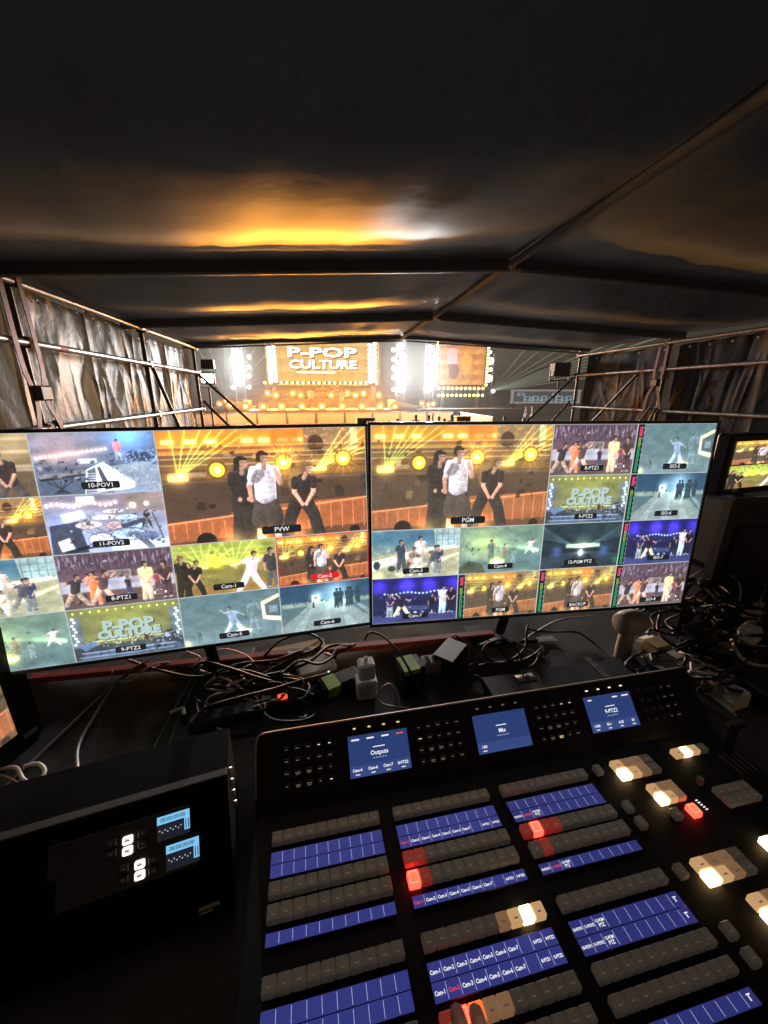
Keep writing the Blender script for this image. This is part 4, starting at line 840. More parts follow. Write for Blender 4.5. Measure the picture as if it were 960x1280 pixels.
# bulb columns beside the screen
bulb_w = emat('stage_bulb_white', (1, .93, .72), 9); bulb_y = emat('stage_bulb_yellow', (1, .62, .14), 9); bulb_y2 = emat('stage_bulb_gold', (1, .62, .12), 10)
def disc(r, m, name='lens', th=.06, n=10, y=0): return MB().cyl((0, y, 0), (0, y-th, 0), r, r*.9, n).mesh(name, m)
ov = disc(.19, bulb_w, 'bulb')
def bulb_column(u, label, v0, v1, n, S, slant):
    t0, z1_ = G(u, v0, S); _, z0_ = G(u, v1, S); o = tthing('bulb_column', label, 'light column', t0, S, 1.24)
    MB().box((0, .1, (z1_+z0_)/2-1.24), (.8, .12, z1_-z0_+.5)).build('board', stage_blk, o); MB().box((0, .3, (z0_-1.24)/2), (.2, .2, z0_-1.24+.4)).build('post', truss_m, o)
    for k in range(n):
        z = z0_+(z1_-z0_)*(k+.5)/n-1.24
        for d in (-1, 1): inst('bulb', ov, o, M=Matrix.Translation((d*.24, 0, z+.08*d)) @ Matrix.Rotation(R(35*slant*d), 4, 'Y') @ Matrix.Diagonal((1.25, 1, .85, 1)))
bulb_column(338, 'column of white bulbs left of the golden LED screen', 431, 479, 9, 44.5, 1)
bulb_column(465, 'column of white bulbs right of the golden LED screen', 428, 479, 9, 44.5, -1)
# rows of stage lamps
lens_hot = disc(.17, bulb_y, 'lens', .04, 10, -.21); halo_o = disc(.42, emat('stage_lamp_halo', (1, .22, .004), 1.1), 'halo_disc', .03, 12, -.17)  # the wide orange disc is a glowing stand-in for the halo round each lens
hous = MB().cyl((0, .15, 0), (0, -.16, 0), .26, .37, 12).mesh('housing', black); hous2 = MB().tube([(-.42, 0, 0), (-.42, 0, -.5), (.42, 0, -.5), (.42, 0, 0)], .04, 6).mesh('yoke', black)
def stage_lamp(u, v, S, label, group, sc=1.):
    t, z = G(u, v, S); o = tthing('stage_lamp', label, 'stage lamp', t, S, z, group); o.scale = (sc,)*3
    inst('housing', hous, o); inst('yoke', hous2, o); inst('halo_disc', halo_o, o); inst('lens', lens_hot, o)
ORD = ['first', 'second', 'third', 'fourth', 'fifth', 'sixth', 'seventh', 'eighth', 'ninth', 'tenth', 'eleventh', 'twelfth']
for k, u in enumerate((288, 307.5, 329.5, 352.5, 377.5, 402.5, 427.5, 452, 474.5, 493)):
    stage_lamp(u, 508 if k else 506, 38.35, ORD[k]+' orange lamp from the left along the front stage edge', 'lamps along the stage front edge', 1.05)
for k, u in enumerate((335, 345, 366, 376, 388, 414, 434, 444, 454, 473)):
    stage_lamp(u, 491.5+2.5*(k % 2), 43.6, ORD[k]+' orange lamp from the left on the middle stage riser', 'lamps on the stage riser', .95)
for k, (u, v) in enumerate(((275, 505), (283, 501), (527, 504), (535, 506), (541, 505))):
    stage_lamp(u, v, 39.2, ['orange lamp at the far left stage corner', 'pale lamp above the far left stage corner', 'first lamp of the trio at the right stage ramp', 'middle lamp of the trio at the right stage ramp', 'last lamp of the trio at the right stage ramp'][k], 'lamps on the stage ramps', .8)
bt, bz_ = G(402, 478.5, 44.8); lb = tthing('light_bar', 'row of small warm bulbs under the golden LED screen', 'light bar', bt, 44.8, bz_)
MB().box((0, .12, 0), (12.6, .14, .3)).build('bar', stage_blk, lb)
sb_ = disc(.13, emat('stage_bulb_small', (1, .72, .25), 9), 'bulb')
for k in range(22):
    if not 8 <= k <= 12 or True: inst('bulb', sb_, lb, (-6+12*k/21, 0, 0))
for px_ in (-5.9, 0, 5.9): MB().box((px_, .12, -(bz_-2.84)/2-.15), (.1, .1, bz_-2.84)).build('post', truss_m, lb)
# lamp towers
tw_l = disc(.36, emat('stage_tower_white', (1, .96, .86), 22), 'lamp'); tw_s = disc(.2, emat('stage_tower_small', (.85, .95, 1), 8), 'lamp')
def tower(u, S, vs_, label, small=()):
    t, zb_ = G(u, vs_[-1], S); zt_ = G(u, vs_[0], S)[1]; o = tthing('lamp_tower', label, 'lamp tower', t, S, 1.24 if S < 54 else 0)
    z00 = o.location.z
    for dx in (-.45, .45): MB().box((dx, .3, (zt_+.8-z00)/2), (.09, .09, zt_+.8-z00)).build('upright', truss_m, o)
    for k in range(9): MB().box((0, .3, .3+(zt_-z00)*k/8.2), (.82, .06, .06)).build('rung', truss_m, o)
    for v in vs_: inst('lamp', tw_l, o, (0, .1, G(u, v, S)[1]-z00))
    for du, v in small: q = G(u+du, v, S); inst('lamp', tw_s, o, (q[0]-t, .1, q[1]-z00))
tower(299, 43, (441, 454, 466, 478), 'lamp tower of white blinders left of the golden bulbs', ((12, 446), (12, 459), (12, 470), (12, 484), (-9, 449), (-8, 484)))
tower(501, 43, (433, 443, 454, 464, 475, 486), 'white lamp tower between the golden screen and the picture screen', ((-9, 437), (-9, 449), (-9, 460), (-9, 472), (-9, 487), (8, 470)))
tower(537, 42, (436, 448, 461, 473, 485), 'tall white lamp tower at the left edge of the picture screen')
tower(612, 43, (451, 473), 'small lamp tower right of the picture screen', ((1, 440), (2, 462), (5, 489)))
# picture screen
S2 = 42.0; xa2, zt2 = G(551, 429, S2); xb2, zb2 = G(604, 481, S2)
ps = tthing('led_screen', 'square orange LED screen with a pink figure inside a border of bulbs', 'LED screen', (xa2+xb2)/2, S2, 1.24)
hw2 = (xb2-xa2)/2; zc = (zt2+zb2)/2-1.24; hh2 = (zt2-zb2)/2
pm2 = MB().box((0, 0, 0), (2*hw2/4-.03, .1, 2*hh2/4-.03)).mesh('panel', led_mat('led_orange', (.30, .07, .02), (.85, .36, .05), .9, .8))
for i in range(4):
    for j in range(4): inst('panel', pm2, ps, (-hw2+hw2/2*(i+.5), 0, zc-hh2+hh2/2*(j+.5)))
fg = MB()
def hp2(u, v): q = G(u, v, S2); return (q[0]-(xa2+xb2)/2, q[1]-1.24)
fg.mi(0).prism([hp2(*q) for q in ((558, 440), (560, 436), (568, 435), (571, 438), (571.5, 455), (559, 455))], -.06, -.09, lambda x, z, d: (x, d, z))
fg.mi(1).prism([hp2(*q) for q in ((560, 455.2), (571, 455.2), (574, 463), (570, 474), (561, 472))], -.06, -.09, lambda x, z, d: (x, d, z))
fg.mi(2).prism([hp2(*q) for q in ((577, 446), (583, 440), (590, 448), (588, 462), (581, 470), (576, 460))], -.06, -.09, lambda x, z, d: (x, d, z))
fg.build('picture', [emat('led_pink', (.75, .35, .36), 1.3), emat('led_dark_red', (.14, .03, .04), 1.), emat('led_amber', (.9, .30, .03), 1.2)], ps)
MB().box((0, .14, zc), (2*hw2+1.2, .14, 2*hh2+1.2)).build('frame', stage_blk, ps)
for dx in (-hw2*.8, hw2*.8): MB().box((dx, .3, (zc-hh2)/2), (.3, .3, zc-hh2)).build('support', truss_m, ps)
bb = disc(.14, bulb_y2, 'bulb'); NB = 13
for k in range(NB):
    z = zc-hh2+2*hh2*k/(NB-1)
    inst('bulb', bb, ps, (-hw2-.32, 0, z)); inst('bulb', bb, ps, (hw2+.32, 0, z))
for k in range(11): inst('bulb', bb, ps, (-hw2+2*hw2*k/10, 0, zc-hh2-.38)); inst('bulb', bb, ps, (-hw2+2*hw2*k/10, 0, zc-hh2-1.1))
# people: one continuous figure per pose, grown over a skeleton
def human_mesh(name, joints, bones, mats, pick):
    me = bpy.data.meshes.new(name); names = list(joints); me.from_pydata([joints[n][0] for n in names], [(names.index(a), names.index(b_)) for a, b_ in bones], [])
    ob = bpy.data.objects.new(name, me); COL.objects.link(ob); ob.modifiers.new('skin', 'SKIN'); sv = me.skin_vertices[0].data
    for i, n in enumerate(names): r = joints[n][1]; sv[i].radius = r if isinstance(r, tuple) else (r, r)
    sv[0].use_root = True; ss = ob.modifiers.new('sub', 'SUBSURF'); ss.levels = 1; ss.render_levels = 1
    dg = bpy.context.evaluated_depsgraph_get(); out = bpy.data.meshes.new_from_object(ob.evaluated_get(dg)); bpy.data.objects.remove(ob)
    for m in mats: out.materials.append(m)
    for p_ in out.polygons: p_.material_index = pick(p_.center); p_.use_smooth = True
    return out
def body(arms):
    J = {'pel': ((0, 0, .95), (.17, .11)), 'bel': ((0, 0, 1.10), (.15, .10)), 'chest': ((0, .01, 1.30), (.18, .11)), 'neck': ((0, 0, 1.47), (.065, .06)), 'jaw': ((0, .02, 1.56), (.075, .085)), 'head': ((0, .01, 1.64), (.085, .105)), 'crown': ((0, .0, 1.72), (.06, .075))}
    for s, d in (('l', -1), ('r', 1)):
        J['hip'+s] = ((d*.10, 0, .90), .095); J['kn'+s] = ((d*.11, .02, .50), .062); J['an'+s] = ((d*.12, -.01, .10), .045); J['to'+s] = ((d*.13, .14, .04), (.045, .03))
        J['sh'+s] = ((d*.19, 0, 1.40), .062); e, h = arms[s]; J['el'+s] = (e, .045); J['wr'+s] = (h, .032); J['ha'+s] = (tuple(np.array(h)+(np.array(h)-np.array(e))*.38), (.045, .022))
    B = [('pel', 'bel'), ('bel', 'chest'), ('chest', 'neck'), ('neck', 'jaw'), ('jaw', 'head'), ('head', 'crown')]
    for s in 'lr': B += [('pel', 'hip'+s), ('hip'+s, 'kn'+s), ('kn'+s, 'an'+s), ('an'+s, 'to'+s), ('chest', 'sh'+s), ('sh'+s, 'el'+s), ('el'+s, 'wr'+s), ('wr'+s, 'ha'+s)]
    return J, B
hair_m = mat('dark_hair', (.015, .012, .01), .6); shirt_d = mat('dark_shirt', (.03, .03, .035), .8); trou_d = mat('dark_trousers', (.02, .022, .03), .8); shirt_w = mat('pale_shirt', (.7, .66, .68), .8)
def picker(c):
    if c.z > 1.60 or (c.z > 1.50 and c.y < -.02): return 3
    if c.z > 1.47: return 2
    if abs(c.x) > .2 and c.z < 1.12: return 2
    if c.z > .93: return 0
    if c.z > .07: return 1
    return 3
A1 = {'l': ((-.25, .02, 1.13), (-.22, .10, .90)), 'r': ((.25, .02, 1.13), (.22, .10, .90))}; A2 = {'l': ((-.30, .12, 1.55), (-.26, .22, 1.78)), 'r': ((.26, .0, 1.13), (.24, .12, .92))}; A3 = {'l': ((-.42, .05, 1.32), (-.62, .15, 1.45)), 'r': ((.38, .10, 1.25), (.50, .25, 1.42))}
HM_ = {}
for nm, A_, ms_ in (('stand', A1, [shirt_d, trou_d, skin_m, hair_m]), ('phone', A2, [shirt_d, trou_d, skin_m, hair_m]), ('dance', A3, [shirt_w, shirt_w, skin_m, hair_m]), ('dance2', A2, [shirt_w, mat('red_trousers', (.45, .08, .06), .8), skin_m, hair_m])):
    J, B = body(A_); HM_[nm] = human_mesh('figure_'+nm, J, B, ms_, picker)
def person(kind, u, v, S, z, label, group, face=0., sc=1.):
    t, _ = G(u, v, S); p = TENT @ Vector((t, S, z)); o = bpy.data.objects.new('person', HM_[kind]); COL.objects.link(o); o.location = p; o.rotation_euler = (0, 0, YAW+face); o.scale = (sc,)*3
    return tag(o, label, 'person', group)
for u, S, kd, fc, sc, lab in ((486, 15.5, 'stand', .2, .98, 'dark-clad spectator leftmost of the row watching the stage'), (497, 16., 'stand', -.3, 1., 'dark-clad spectator second from the left in the watching row'), (520, 18.5, 'stand', 0, 1.02, 'dark-clad spectator below the white lamp tower'), (536, 18.5, 'stand', .3, 1., 'dark-clad spectator below the tall white lamp tower'),
        (549, 18., 'phone', -.1, .98, 'spectator with a raised arm left of the equipment box'), (556, 17.2, 'stand', .1, .95, 'short spectator touching the one with a raised arm'), (565, 18.2, 'stand', 0, 1.02, 'spectator behind the left end of the equipment box'), (574, 21, 'stand', 0, 1., 'spectator behind the white-topped equipment box'), (631, 17.5, 'stand', -.2, 1., 'lone spectator on open ground right of the fence corner'), (656, 15.5, 'stand', .2, 1., 'spectator by the diagonal brace at right')):
    person(kd, u, 520, S, 0, lab, 'spectators in front of the tent', fc, sc)
person('stand', 641, 510, 46, 0, 'distant person standing at the far fence left of the banner', 'people by the far fence', 2.5); person('stand', 658, 512, 31, 0, 'person walking below the lit banner', 'people by the far fence', 1.4); person('stand', 666, 512, 30, 0, 'second person walking below the lit banner', 'people by the far fence', 1.2)
person('dance', 427, 497, 40.5, 1.24, 'performer in pale clothes dancing right of stage centre', 'performers on the stage', 3.0, 1.1); person('dance2', 389, 497, 40.3, 1.24, 'performer with red trousers left of stage centre', 'performers on the stage', 3.4, 1.1); person('dance2', 421, 483, 44.0, 2.08, 'performer in red standing up on the riser', 'performers on the stage', 3.1)
# crowd fences
fw = 2.4; fmesh = MB()
for c_, d_ in (((0, 0, 1.1), (fw, .05, .06)), ((0, 0, .14), (fw, .05, .06)), ((-fw/2+.03, 0, .6), (.05, .05, 1.04)), ((fw/2-.03, 0, .6), (.05, .05, 1.04))): fmesh.box(c_, d_)
fmesh = fmesh.mesh('fence_frame', mat('fence_pale', (.55, .52, .46), .5, .3)); fbar = MB().cyl((0, 0, .17), (0, 0, 1.07), .016, n=5).mesh('bar', MATS['fence_pale']); ffoot = MB().box((0, 0, .03), (.05, .7, .05)).mesh('foot', MATS['fence_pale']); fboard = MB().box((0, .04, .62), (fw-.16, .012, .84)).mesh('banner_sheet', mat('fence_sheet', (.62, .58, .5), .7)); let_through(MATS['fence_sheet'], .5)
def fence(t, s, turn, label, group):
    o = tthing('crowd_fence', label, 'fence', t, s, 0, group, turn); inst('fence_frame', fmesh, o); inst('banner_sheet', fboard, o)
    for x in (-.9, .9): inst('foot', ffoot, o, (x, 0, 0))
    for k in range(9): inst('bar', fbar, o, (-fw/2+fw*(k+1)/10, 0, 0))
t0 = G(262, 515, 35)[0]
for k in range(9): fence(t0+2.5*k, 35, 0, ORD[k]+' pale crowd fence from the left before the stage front', 'crowd fences before the stage')
t1 = G(544, 507, 50)[0]
for k in range(7): fence(t1+2.5*k, 50+.0*k, 0, ORD[k]+' pale fence from the stage end in the far fence run', 'far fence run')
t2 = G(595, 515, 30)[0]
for k in range(3): fence(t2+.1*k, 28+2.5*k, math.pi/2, ['nearest', 'middle', 'last'][k]+' fence of the short run leading toward the picture screen', 'fence run leading to the stage')
# far banner
tb, zt3 = G(641, 487, 60); tb2, zb3 = G(722, 504, 60)
bn = tthing('led_banner', 'long dark LED banner with pale frame and cyan glyphs at the far right', 'LED banner', (tb+tb2)/2, 60, 0); bw = (tb2-tb)/2
MB().box((0, .1, (zt3+zb3)/2), (2*bw, .2, zt3-zb3-.5)).build('panel', emat('banner_dark', (.03, .04, .045), 1.), bn)
for z in (zt3-.12, zb3+.12): MB().box((0, 0, z), (2*bw+.5, .5, .25)).build('frame_bar', mat('banner_frame', (.6, .57, .52), .5, emit=(.5, .46, .4), es=.25), bn)
for x in (-bw, bw): MB().box((x, .05, zb3/2+.2), (.2, .2, zb3)).build('post', truss_m, bn); MB().box((x, 0, (zt3+zb3)/2), (.25, .5, zt3-zb3-.5)).build('frame_bar', MATS['banner_frame'], bn)
gl = MB(); gw = emat('banner_glyph', (.35, .55, .58), .55)
for u, v0, v1, w in ((653, 491, 495, 1.4), (661, 495.5, 502, 1.5), (666, 497, 502, 1.), (671, 495, 502, 1.3), (676, 497, 502, .9), (682, 495, 502, 1.2), (690, 497, 502, .8), (696, 491, 495, 1.3), (701, 495, 502, 1.6), (707, 497, 502, 1.3), (713, 495, 502, 1.2)):
    q0 = G(u, v0, 59.7); q1 = G(u, v1, 59.7); zc_ = (q0[1]+q1[1])/2; h_ = q0[1]-q1[1]; x_ = q0[0]-(tb+tb2)/2
    gl.box((x_-w*.35, -.02, zc_), (w*.18, .06, h_)); gl.box((x_, -.02, zc_+h_*.42), (w*.8, .05, h_*.16)); gl.box((x_+w*.3, -.02, zc_-h_*.1), (w*.18, .07, h_*.6)); gl.box((x_, -.02, zc_-h_*.2), (w*.7, .04, h_*.14))
tag(gl.build('glyphs', gw, bn), kind='stuff')
# instruments and gear on the stage deck
dk_ = tthing('drum_kit', 'small drum kit on the riser below the golden LED screen', 'drum kit', G(412, 487, 45)[0], 43.8, 2.08)
for x, y, z, r, h in ((0, 0, .30, .30, .34), (-.55, .1, .55, .2, .22), (.55, .1, .55, .2, .22), (0, .1, .75, .16, .18)): MB().cyl((x, y-h/2, z), (x, y+h/2, z), r, n=14).build('drum', mat('drum_red', (.5, .12, .08), .4), dk_)
for x, z in ((-.8, 1.1), (.8, 1.15), (.35, 1.3)): MB().cyl((x, 0, z), (x, 0.02, z+.02), .25, n=14).build('cymbal', mat('brass', (.7, .5, .2), .3, .9), dk_); MB().cyl((x, 0, 0), (x, 0, z), .015, n=6).build('stand', truss_m, dk_)
def eqbox(u, v, S, w, h, d, label, m):
    t, z = G(u, v, S); o = tthing('equipment_box', label, 'case', t, S, 0); MB().box((0, 0, z-h/2), (w, d, h), ch=.02).build('case', black, o); MB().box((0, 0, z+.012), (w+.03, d+.03, .024)).build('lid', m, o)
    for dx in (-w*.4, w*.4): MB().cyl((dx, 0, 0), (dx, 0, z-h), .03, n=8).build('leg', steel_dark, o)
eqbox(578, 521, 12, .46, .30, .3, 'equipment box with pale top edge just above the right monitor', whitepl); eqbox(457, 523, 12, .55, .30, .3, 'dark equipment box above the gap between the two monitors', steel_dark)
# laser beams through the stage smoke
lm = bpy.data.materials.new('laser_light'); lm.use_nodes = True; lt = lm.node_tree; lt.nodes.clear(); em = lt.nodes.new('ShaderNodeEmission'); em.inputs[0].default_value = (.50, .62, .40, 1); em.inputs[1].default_value = .085; tr = lt.nodes.new('ShaderNodeBsdfTransparent'); ad = lt.nodes.new('ShaderNodeAddShader'); ou = lt.nodes.new('ShaderNodeOutputMaterial')
lt.links.new(em.outputs[0], ad.inputs[0]); lt.links.new(tr.outputs[0], ad.inputs[1]); lt.links.new(ad.outputs[0], ou.inputs[0]); lm.cycles.emission_sampling = 'NONE'
lz = MB(); t_, z_ = G(613, 489, 41)
for k, (u, v) in enumerate(((735, 441), (735, 446), (735, 450), (735, 454), (735, 458), (735, 462), (735, 467), (735, 472), (720, 436), (700, 436), (680, 433), (660, 432))):
    q = G(u, v, 36+.4*k); d_ = Vector((q[0]-t_, (36+.4*k)-41, q[1]-z_)); lz.cyl((0, 0, 0), d_*1.6, .03, .06, 6)
for k, (u, v) in enumerate(((250, 440), (262, 436), (280, 430), (300, 428), (325, 425), (350, 424))):
    t9, z9 = G(283, 497, 41); q = G(u, v, 37); o9 = Vector((t9-t_, 0, z9-z_)); d_ = Vector((q[0]-t9, -4, q[1]-z9)); lz.cyl(o9, o9+d_*1.3, .03, .06, 6)
lzo = tthing('laser_beams', 'fans of faint laser beams fanning out beside the stage', 'laser beams', t_, 41, z_); lo = lz.build('beam_fan', lm, lzo); tag(lzo, kind='stuff'); tag(lo, kind='stuff')

# the lamps' own light: one source at each lit row, tower and screen
def wash(name, u0, v0, u1, v1, S, power, col):
    (xa_, za_), (xb_, zb_) = G(u0, v0, S), G(u1, v1, S); l = bpy.data.lights.new(name, 'AREA'); l.shape = 'RECTANGLE'; l.size = abs(xb_-xa_); l.size_y = abs(za_-zb_); l.energy = power; l.color = col; l.spread = R(150)
    o = bpy.data.objects.new(name, l); COL.objects.link(o); o.location = TENT @ Vector(((xa_+xb_)/2, S, (za_+zb_)/2)); o.rotation_euler = (R(90), 0, YAW+math.pi*0)
    d = TENT.to_3x3() @ Vector((0, -1, .0)); o.rotation_euler = d.to_track_quat('-Z', 'Y').to_euler(); return o
wash('front_row_light', 290, 505, 495, 511, 37.9, 4400, (1, .36, .035)); wash('riser_row_light', 333, 488, 475, 496, 43.0, 3600, (1, .36, .035)); wash('golden_screen_light', 333, 428, 472, 480, 45.6, 1500, (1, .55, .15))
wash('tower_light', 294, 436, 304, 482, 42.4, 3300, (.90, .96, 1)); wash('tower_light', 496, 430, 506, 490, 42.4, 3300, (.90, .96, 1)); wash('tower_light', 533, 432, 541, 490, 41.4, 3500, (.90, .96, 1)); wash('picture_screen_light', 551, 430, 604, 481, 41.6, 600, (1, .45, .12))

# ================================================================== things on the desk
def on_desk(name, label, cat, u, v, yaw, h=0., group=None): return thing(name, label, cat, D(u, v, h), yaw, group)
a_, b2 = D(40, 852), D(615, 795.5); dv = b2-a_; yw = math.atan2(dv.y, dv.x)
rs = thing('red_batten', 'long red batten lying on the desk behind the cables under the monitors', 'batten', (a_+b2)/2, yw)
MB().box((0, 0, .011), (dv.length, .028, .02), ch=.002).build('strip', redtape, rs); MB().box((.1, 0, .0225), (.16, .0285, .003)).build('tape_wrap', gaff, rs)
def tape(label, u, v, w, d, yaw, m=gaff, name='tape_patch'):
    o = MB(); k = 10
    def fn(a, b_): x = (a-.5)*w; y = (b_-.5)*d; return (x+.004*math.sin(b_*9), y+.003*math.sin(a*11), .004+.0016*math.sin(a*7)+.0012*math.sin(b_*8))
    o.grid(fn, 12, 6).build(name, m); q = bpy.context.scene.objects[-1] if False else COL.objects[-1]; q.location = D(u, v); q.rotation_euler = (0, 0, yaw); return tag(q, label, 'tape')
tape('wide patch of grey tape under the coiled cable', 632, 809, .24, .13, .3); tape('grey tape piece right of the coiled cable by the monitor', 672, 797, .12, .09, .05)
# power strip
p0, p1 = D(232, 908, .02), D(428, 858, .02); dd = p1-p0; py = math.atan2(dd.y, dd.x)
pst = thing('power_strip', 'black power strip with a glowing red rocker switch', 'power strip', Vector(((p0.x+p1.x)/2, (p0.y+p1.y)/2, DESK_Z)), py)
MB().box((0, 0, .019), (dd.length*.96, .048, .034), ch=.006).build('housing', black, pst)
sx = (D(352, 887, .045)-p0).length-dd.length/2
MB().box((sx, 0, .0375), (.026, .020, .008), ch=.002).build('switch', emat('switch_red', (1, .05, .015), 2.6), pst)
for k, x in enumerate((-.17, -.11, .10, .16)): MB().cyl((x, 0, .0345), (x, 0, .0375), .018, n=14).build('socket', blackgloss, pst)
for k in range(2): MB().box((sx-.055, .008-.014*k, .0368), (.04, .005, .001)).build('mark', greypl, pst)
def brick(label, u, v, w, d, h, yaw, top=None, tape_at=None, name='power_adapter', m=black, z=0.):
    o = on_desk(name, label, 'adapter', u, v, yaw, z); MB().box((0, 0, h/2+.001), (w, d, h), ch=.006).build('housing', m, o)
    if top: MB().box((0, 0, h+.0022), (w*.92, d*.92, .002)).build('top_label', top, o)
    if tape_at:
        x, w_, l_ = tape_at; q = MB(); q.box((x, -.004, h+.0022), (w_, d*.98, .0022)); q.box((x, -d/2-.0016, h-l_/2), (w_, .002, l_)); q.build('lime_tape', lime, o)
    return o
brick('black power adapter with a lime tape label near the power strip', 425, 862, .13, .06, .045, .55, None, (-.03, .04, .03))
brick('tall black power adapter with a lime tape label right of the white plugs', 512, 862, .075, .07, .10, .35, None, (-.008, .05, .012))
brick('black box with a white top at the end of the red batten', 562, 828, .075, .12, .05, -.62, whitepl)
w1 = brick('white wall adapter under the white cube charger', 458, 868, .062, .055, .062, .2, None, None, 'wall_adapter', whitepl)
w2 = brick('white cube charger with a cable, on top of the white adapter', 459, 868, .048, .046, .055, .25, None, None, 'cube_charger', whitepl); w2.location = w1.location+Vector((0, 0, .0645))
MB().cyl((0, 0, .056), (0, 0, .07), .006, n=8).build('plug', whitepl, w2)
hub = brick('grey socket block with two dark slots beside the lime labelled adapter', 538, 838, .06, .05, .045, .2, None, None, 'socket_block', greypl)
for k in range(2): MB().box((-.012+.024*k, 0, .0465), (.014, .026, .002)).build('slot', blackgloss, hub)
rt = brick('small white plastic box half under the cables by the manila envelope', 395, 838, .12, .085, .028, .45, None, None, 'plastic_box', whitepl); MB().box((.03, -.0425, .016), (.004, .003, .004)).build('status_lamp', emat('net_led', (1, 1, .9), 2.), rt)
ev = on_desk('envelope', 'manila envelope lying behind the small white plastic box', 'envelope', 372, 818, .35); MB().box((0, 0, .006), (.20, .10, .008), ch=.002).build('sheet', manila, ev); MB().add([(-.1, .05, .0105), (.1, .05, .0105), (0, -.01, .0125)], [(0, 1, 2)]).build('flap', manila, ev)
# closed laptop behind the switcher
l0, l1 = D(601, 846, .024), D(802, 818, .024); ldv = l1-l0; ly = math.atan2(ldv.y, ldv.x)
lap = thing('laptop', 'closed black laptop with a pale logo plate behind the switcher', 'laptop', Vector(((l0.x+l1.x)/2, (l0.y+l1.y)/2, DESK_Z))+Matrix.Rotation(ly, 3, 'Z') @ Vector((0, -.10, 0)), ly)
MB().box((0, 0, .0065), (ldv.length, .20, .011), ch=.003).build('base', black, lap); MB().box((0, 0, .018), (ldv.length, .20, .010), ch=.003).build('lid', mat('laptop_lid', (.02, .02, .022), .6), lap)
lg_ = MB(); q0 = D(657, 846.5, .024); rel = Matrix.Rotation(-ly, 3, 'Z') @ (q0-lap.location); lg_.mi(0).box((rel.x, rel.y, .0236), (.058, .030, .0008))
lg_.mesh_in(text_mesh('hp', .028, .0009, .35), Matrix.Translation((rel.x, rel.y+.002, .0243)), 1); lg_.build('logo_plate', [mat('plate_grey', (.34, .33, .31), .4), blackgloss], lap, smooth='keep')
q0 = D(745, 833, .024); rel = Matrix.Rotation(-ly, 3, 'Z') @ (q0-lap.location); MB().box((rel.x, rel.y, .0238), (.022, .10, .0008)).build('tape_strip', gaff, lap)
# upright gadget with a round head
gd = on_desk('handheld_gadget', 'grey handheld gadget with a round head standing upright under the right monitor', 'gadget', 777, 822, .25)
MB().cyl((0, 0, .001), (0, 0, .018), .026, .024, 20).build('clear_base', mat('clear_plastic', (.6, .6, .58), .15, trans=.6), gd, smooth=True, auto=40)
MB().tube([(0, 0, .018), (0, 0, .03), (0, 0, .08), (.004, 0, .105)], [.024, .0255, .0235, .022], 20).build('handle', greypl, gd, smooth=True, auto=50)
hd = MB().tube([(-.038, .0, .138), (-.034, 0, .138), (-.012, 0, .138), (.022, 0, .138), (.040, 0, .138), (.046, 0, .138)], [.030, .036, .042, .043, .038, .030], 24).build('round_head', greypl, gd, smooth=True, auto=40)
for k in range(3): MB().tube([(.046+.001*k, (.010+.009*k)*math.cos(a), .138+(.010+.009*k)*math.sin(a)) for a in np.linspace(0, 2*math.pi, 17)], .0014, 5).build('grille_ring', black, hd)
# pale trunking bar with yellowed tape
b0, b1 = D(803, 800, .03), D(925, 878, .03); bd = b1-b0; by_ = math.atan2(bd.y, bd.x)
tk = thing('cable_trunking', 'pale bent cable trunking bar with yellowed tape at the right of the switcher', 'trunking', Vector(((b0.x+b1.x)/2, (b0.y+b1.y)/2, DESK_Z)), by_)
L_ = bd.length
def tkf(x, off): return (x, off+.018*math.sin((x/L_+.5)*2.6))
vs = []; fs = []; nn = 16
for j in range(nn+1):
    x = -L_/2+L_*j/nn; y = .018*math.sin((x/L_+.5)*2.6); hgt = .045+.006*math.sin(j*.9)
    vs += [(x, y-.034, .002), (x, y-.034, hgt-.012), (x, y-.022, hgt), (x, y+.024, hgt+.004), (x, y+.034, hgt-.01), (x, y+.034, .002)]
fs = [(6*j+a, 6*j+(a+1) % 6, 6*j+6+(a+1) % 6, 6*j+6+a) for j in range(nn) for a in range(6)]+[tuple(range(5, -1, -1)), tuple(range(6*nn, 6*nn+6))]
MB().add(vs, fs).build('channel', foam, tk)
for x, w_, m in ((-L_*.34, .05, manila), (-L_*.12, .035, paper), (L_*.18, .05, manila)):
    y = .018*math.sin((x/L_+.5)*2.6); q = MB(); q.box((x, y-.0365, .024), (w_, .004, .046)); q.box((x, y+.001, .0535), (w_, .072, .004)); q.build('tape_wrap', m, tk)
cd = tape('loose paper card lying against the pale trunking', 812, 832, .11, .055, -.25, paper, 'paper_card'); cd['category'] = 'paper'
# ---------------------------------------------------------------- cables
def cable(label, pts, m=rubber, r=.0035, name='cable', group=None, k=8):
    P = crom([D(u, v, h) for u, v, h in pts], k); c = P[len(P)//2]; q = MB(); q.tube([p-Vector((c.x, c.y, DESK_Z)) for p in P], r, 8)
    o = q.build(name, m, None, (c.x, c.y, DESK_Z), smooth=True, auto=60); return tag(o, label, 'cable', group)
cable('grey cable running from the left monitor down to the lower left corner', [(188, 824, .03), (158, 842, .02), (130, 868, .006), (90, 905, .005), (45, 948, .005), (0, 990, .005)], greyrub, .0045)
cable('grey cable dropping beside the longer grey one and ending at the rack', [(160, 842, .012), (140, 862, .012), (118, 895, .006), (98, 932, .006), (97, 967, .03)], greyrub, .0042)
cable('green cable hanging on the left of the green pair', [(250, 832, .03), (238, 850, .012), (215, 892, .006), (191, 937, .008)], greenrub, .0022, 'green_cable', 'green cable pair')
cable('green cable on the right of the green pair', [(252, 834, .03), (244, 852, .012), (226, 892, .006), (209, 935, .008)], greenrub, .0022, 'green_cable', 'green cable pair')
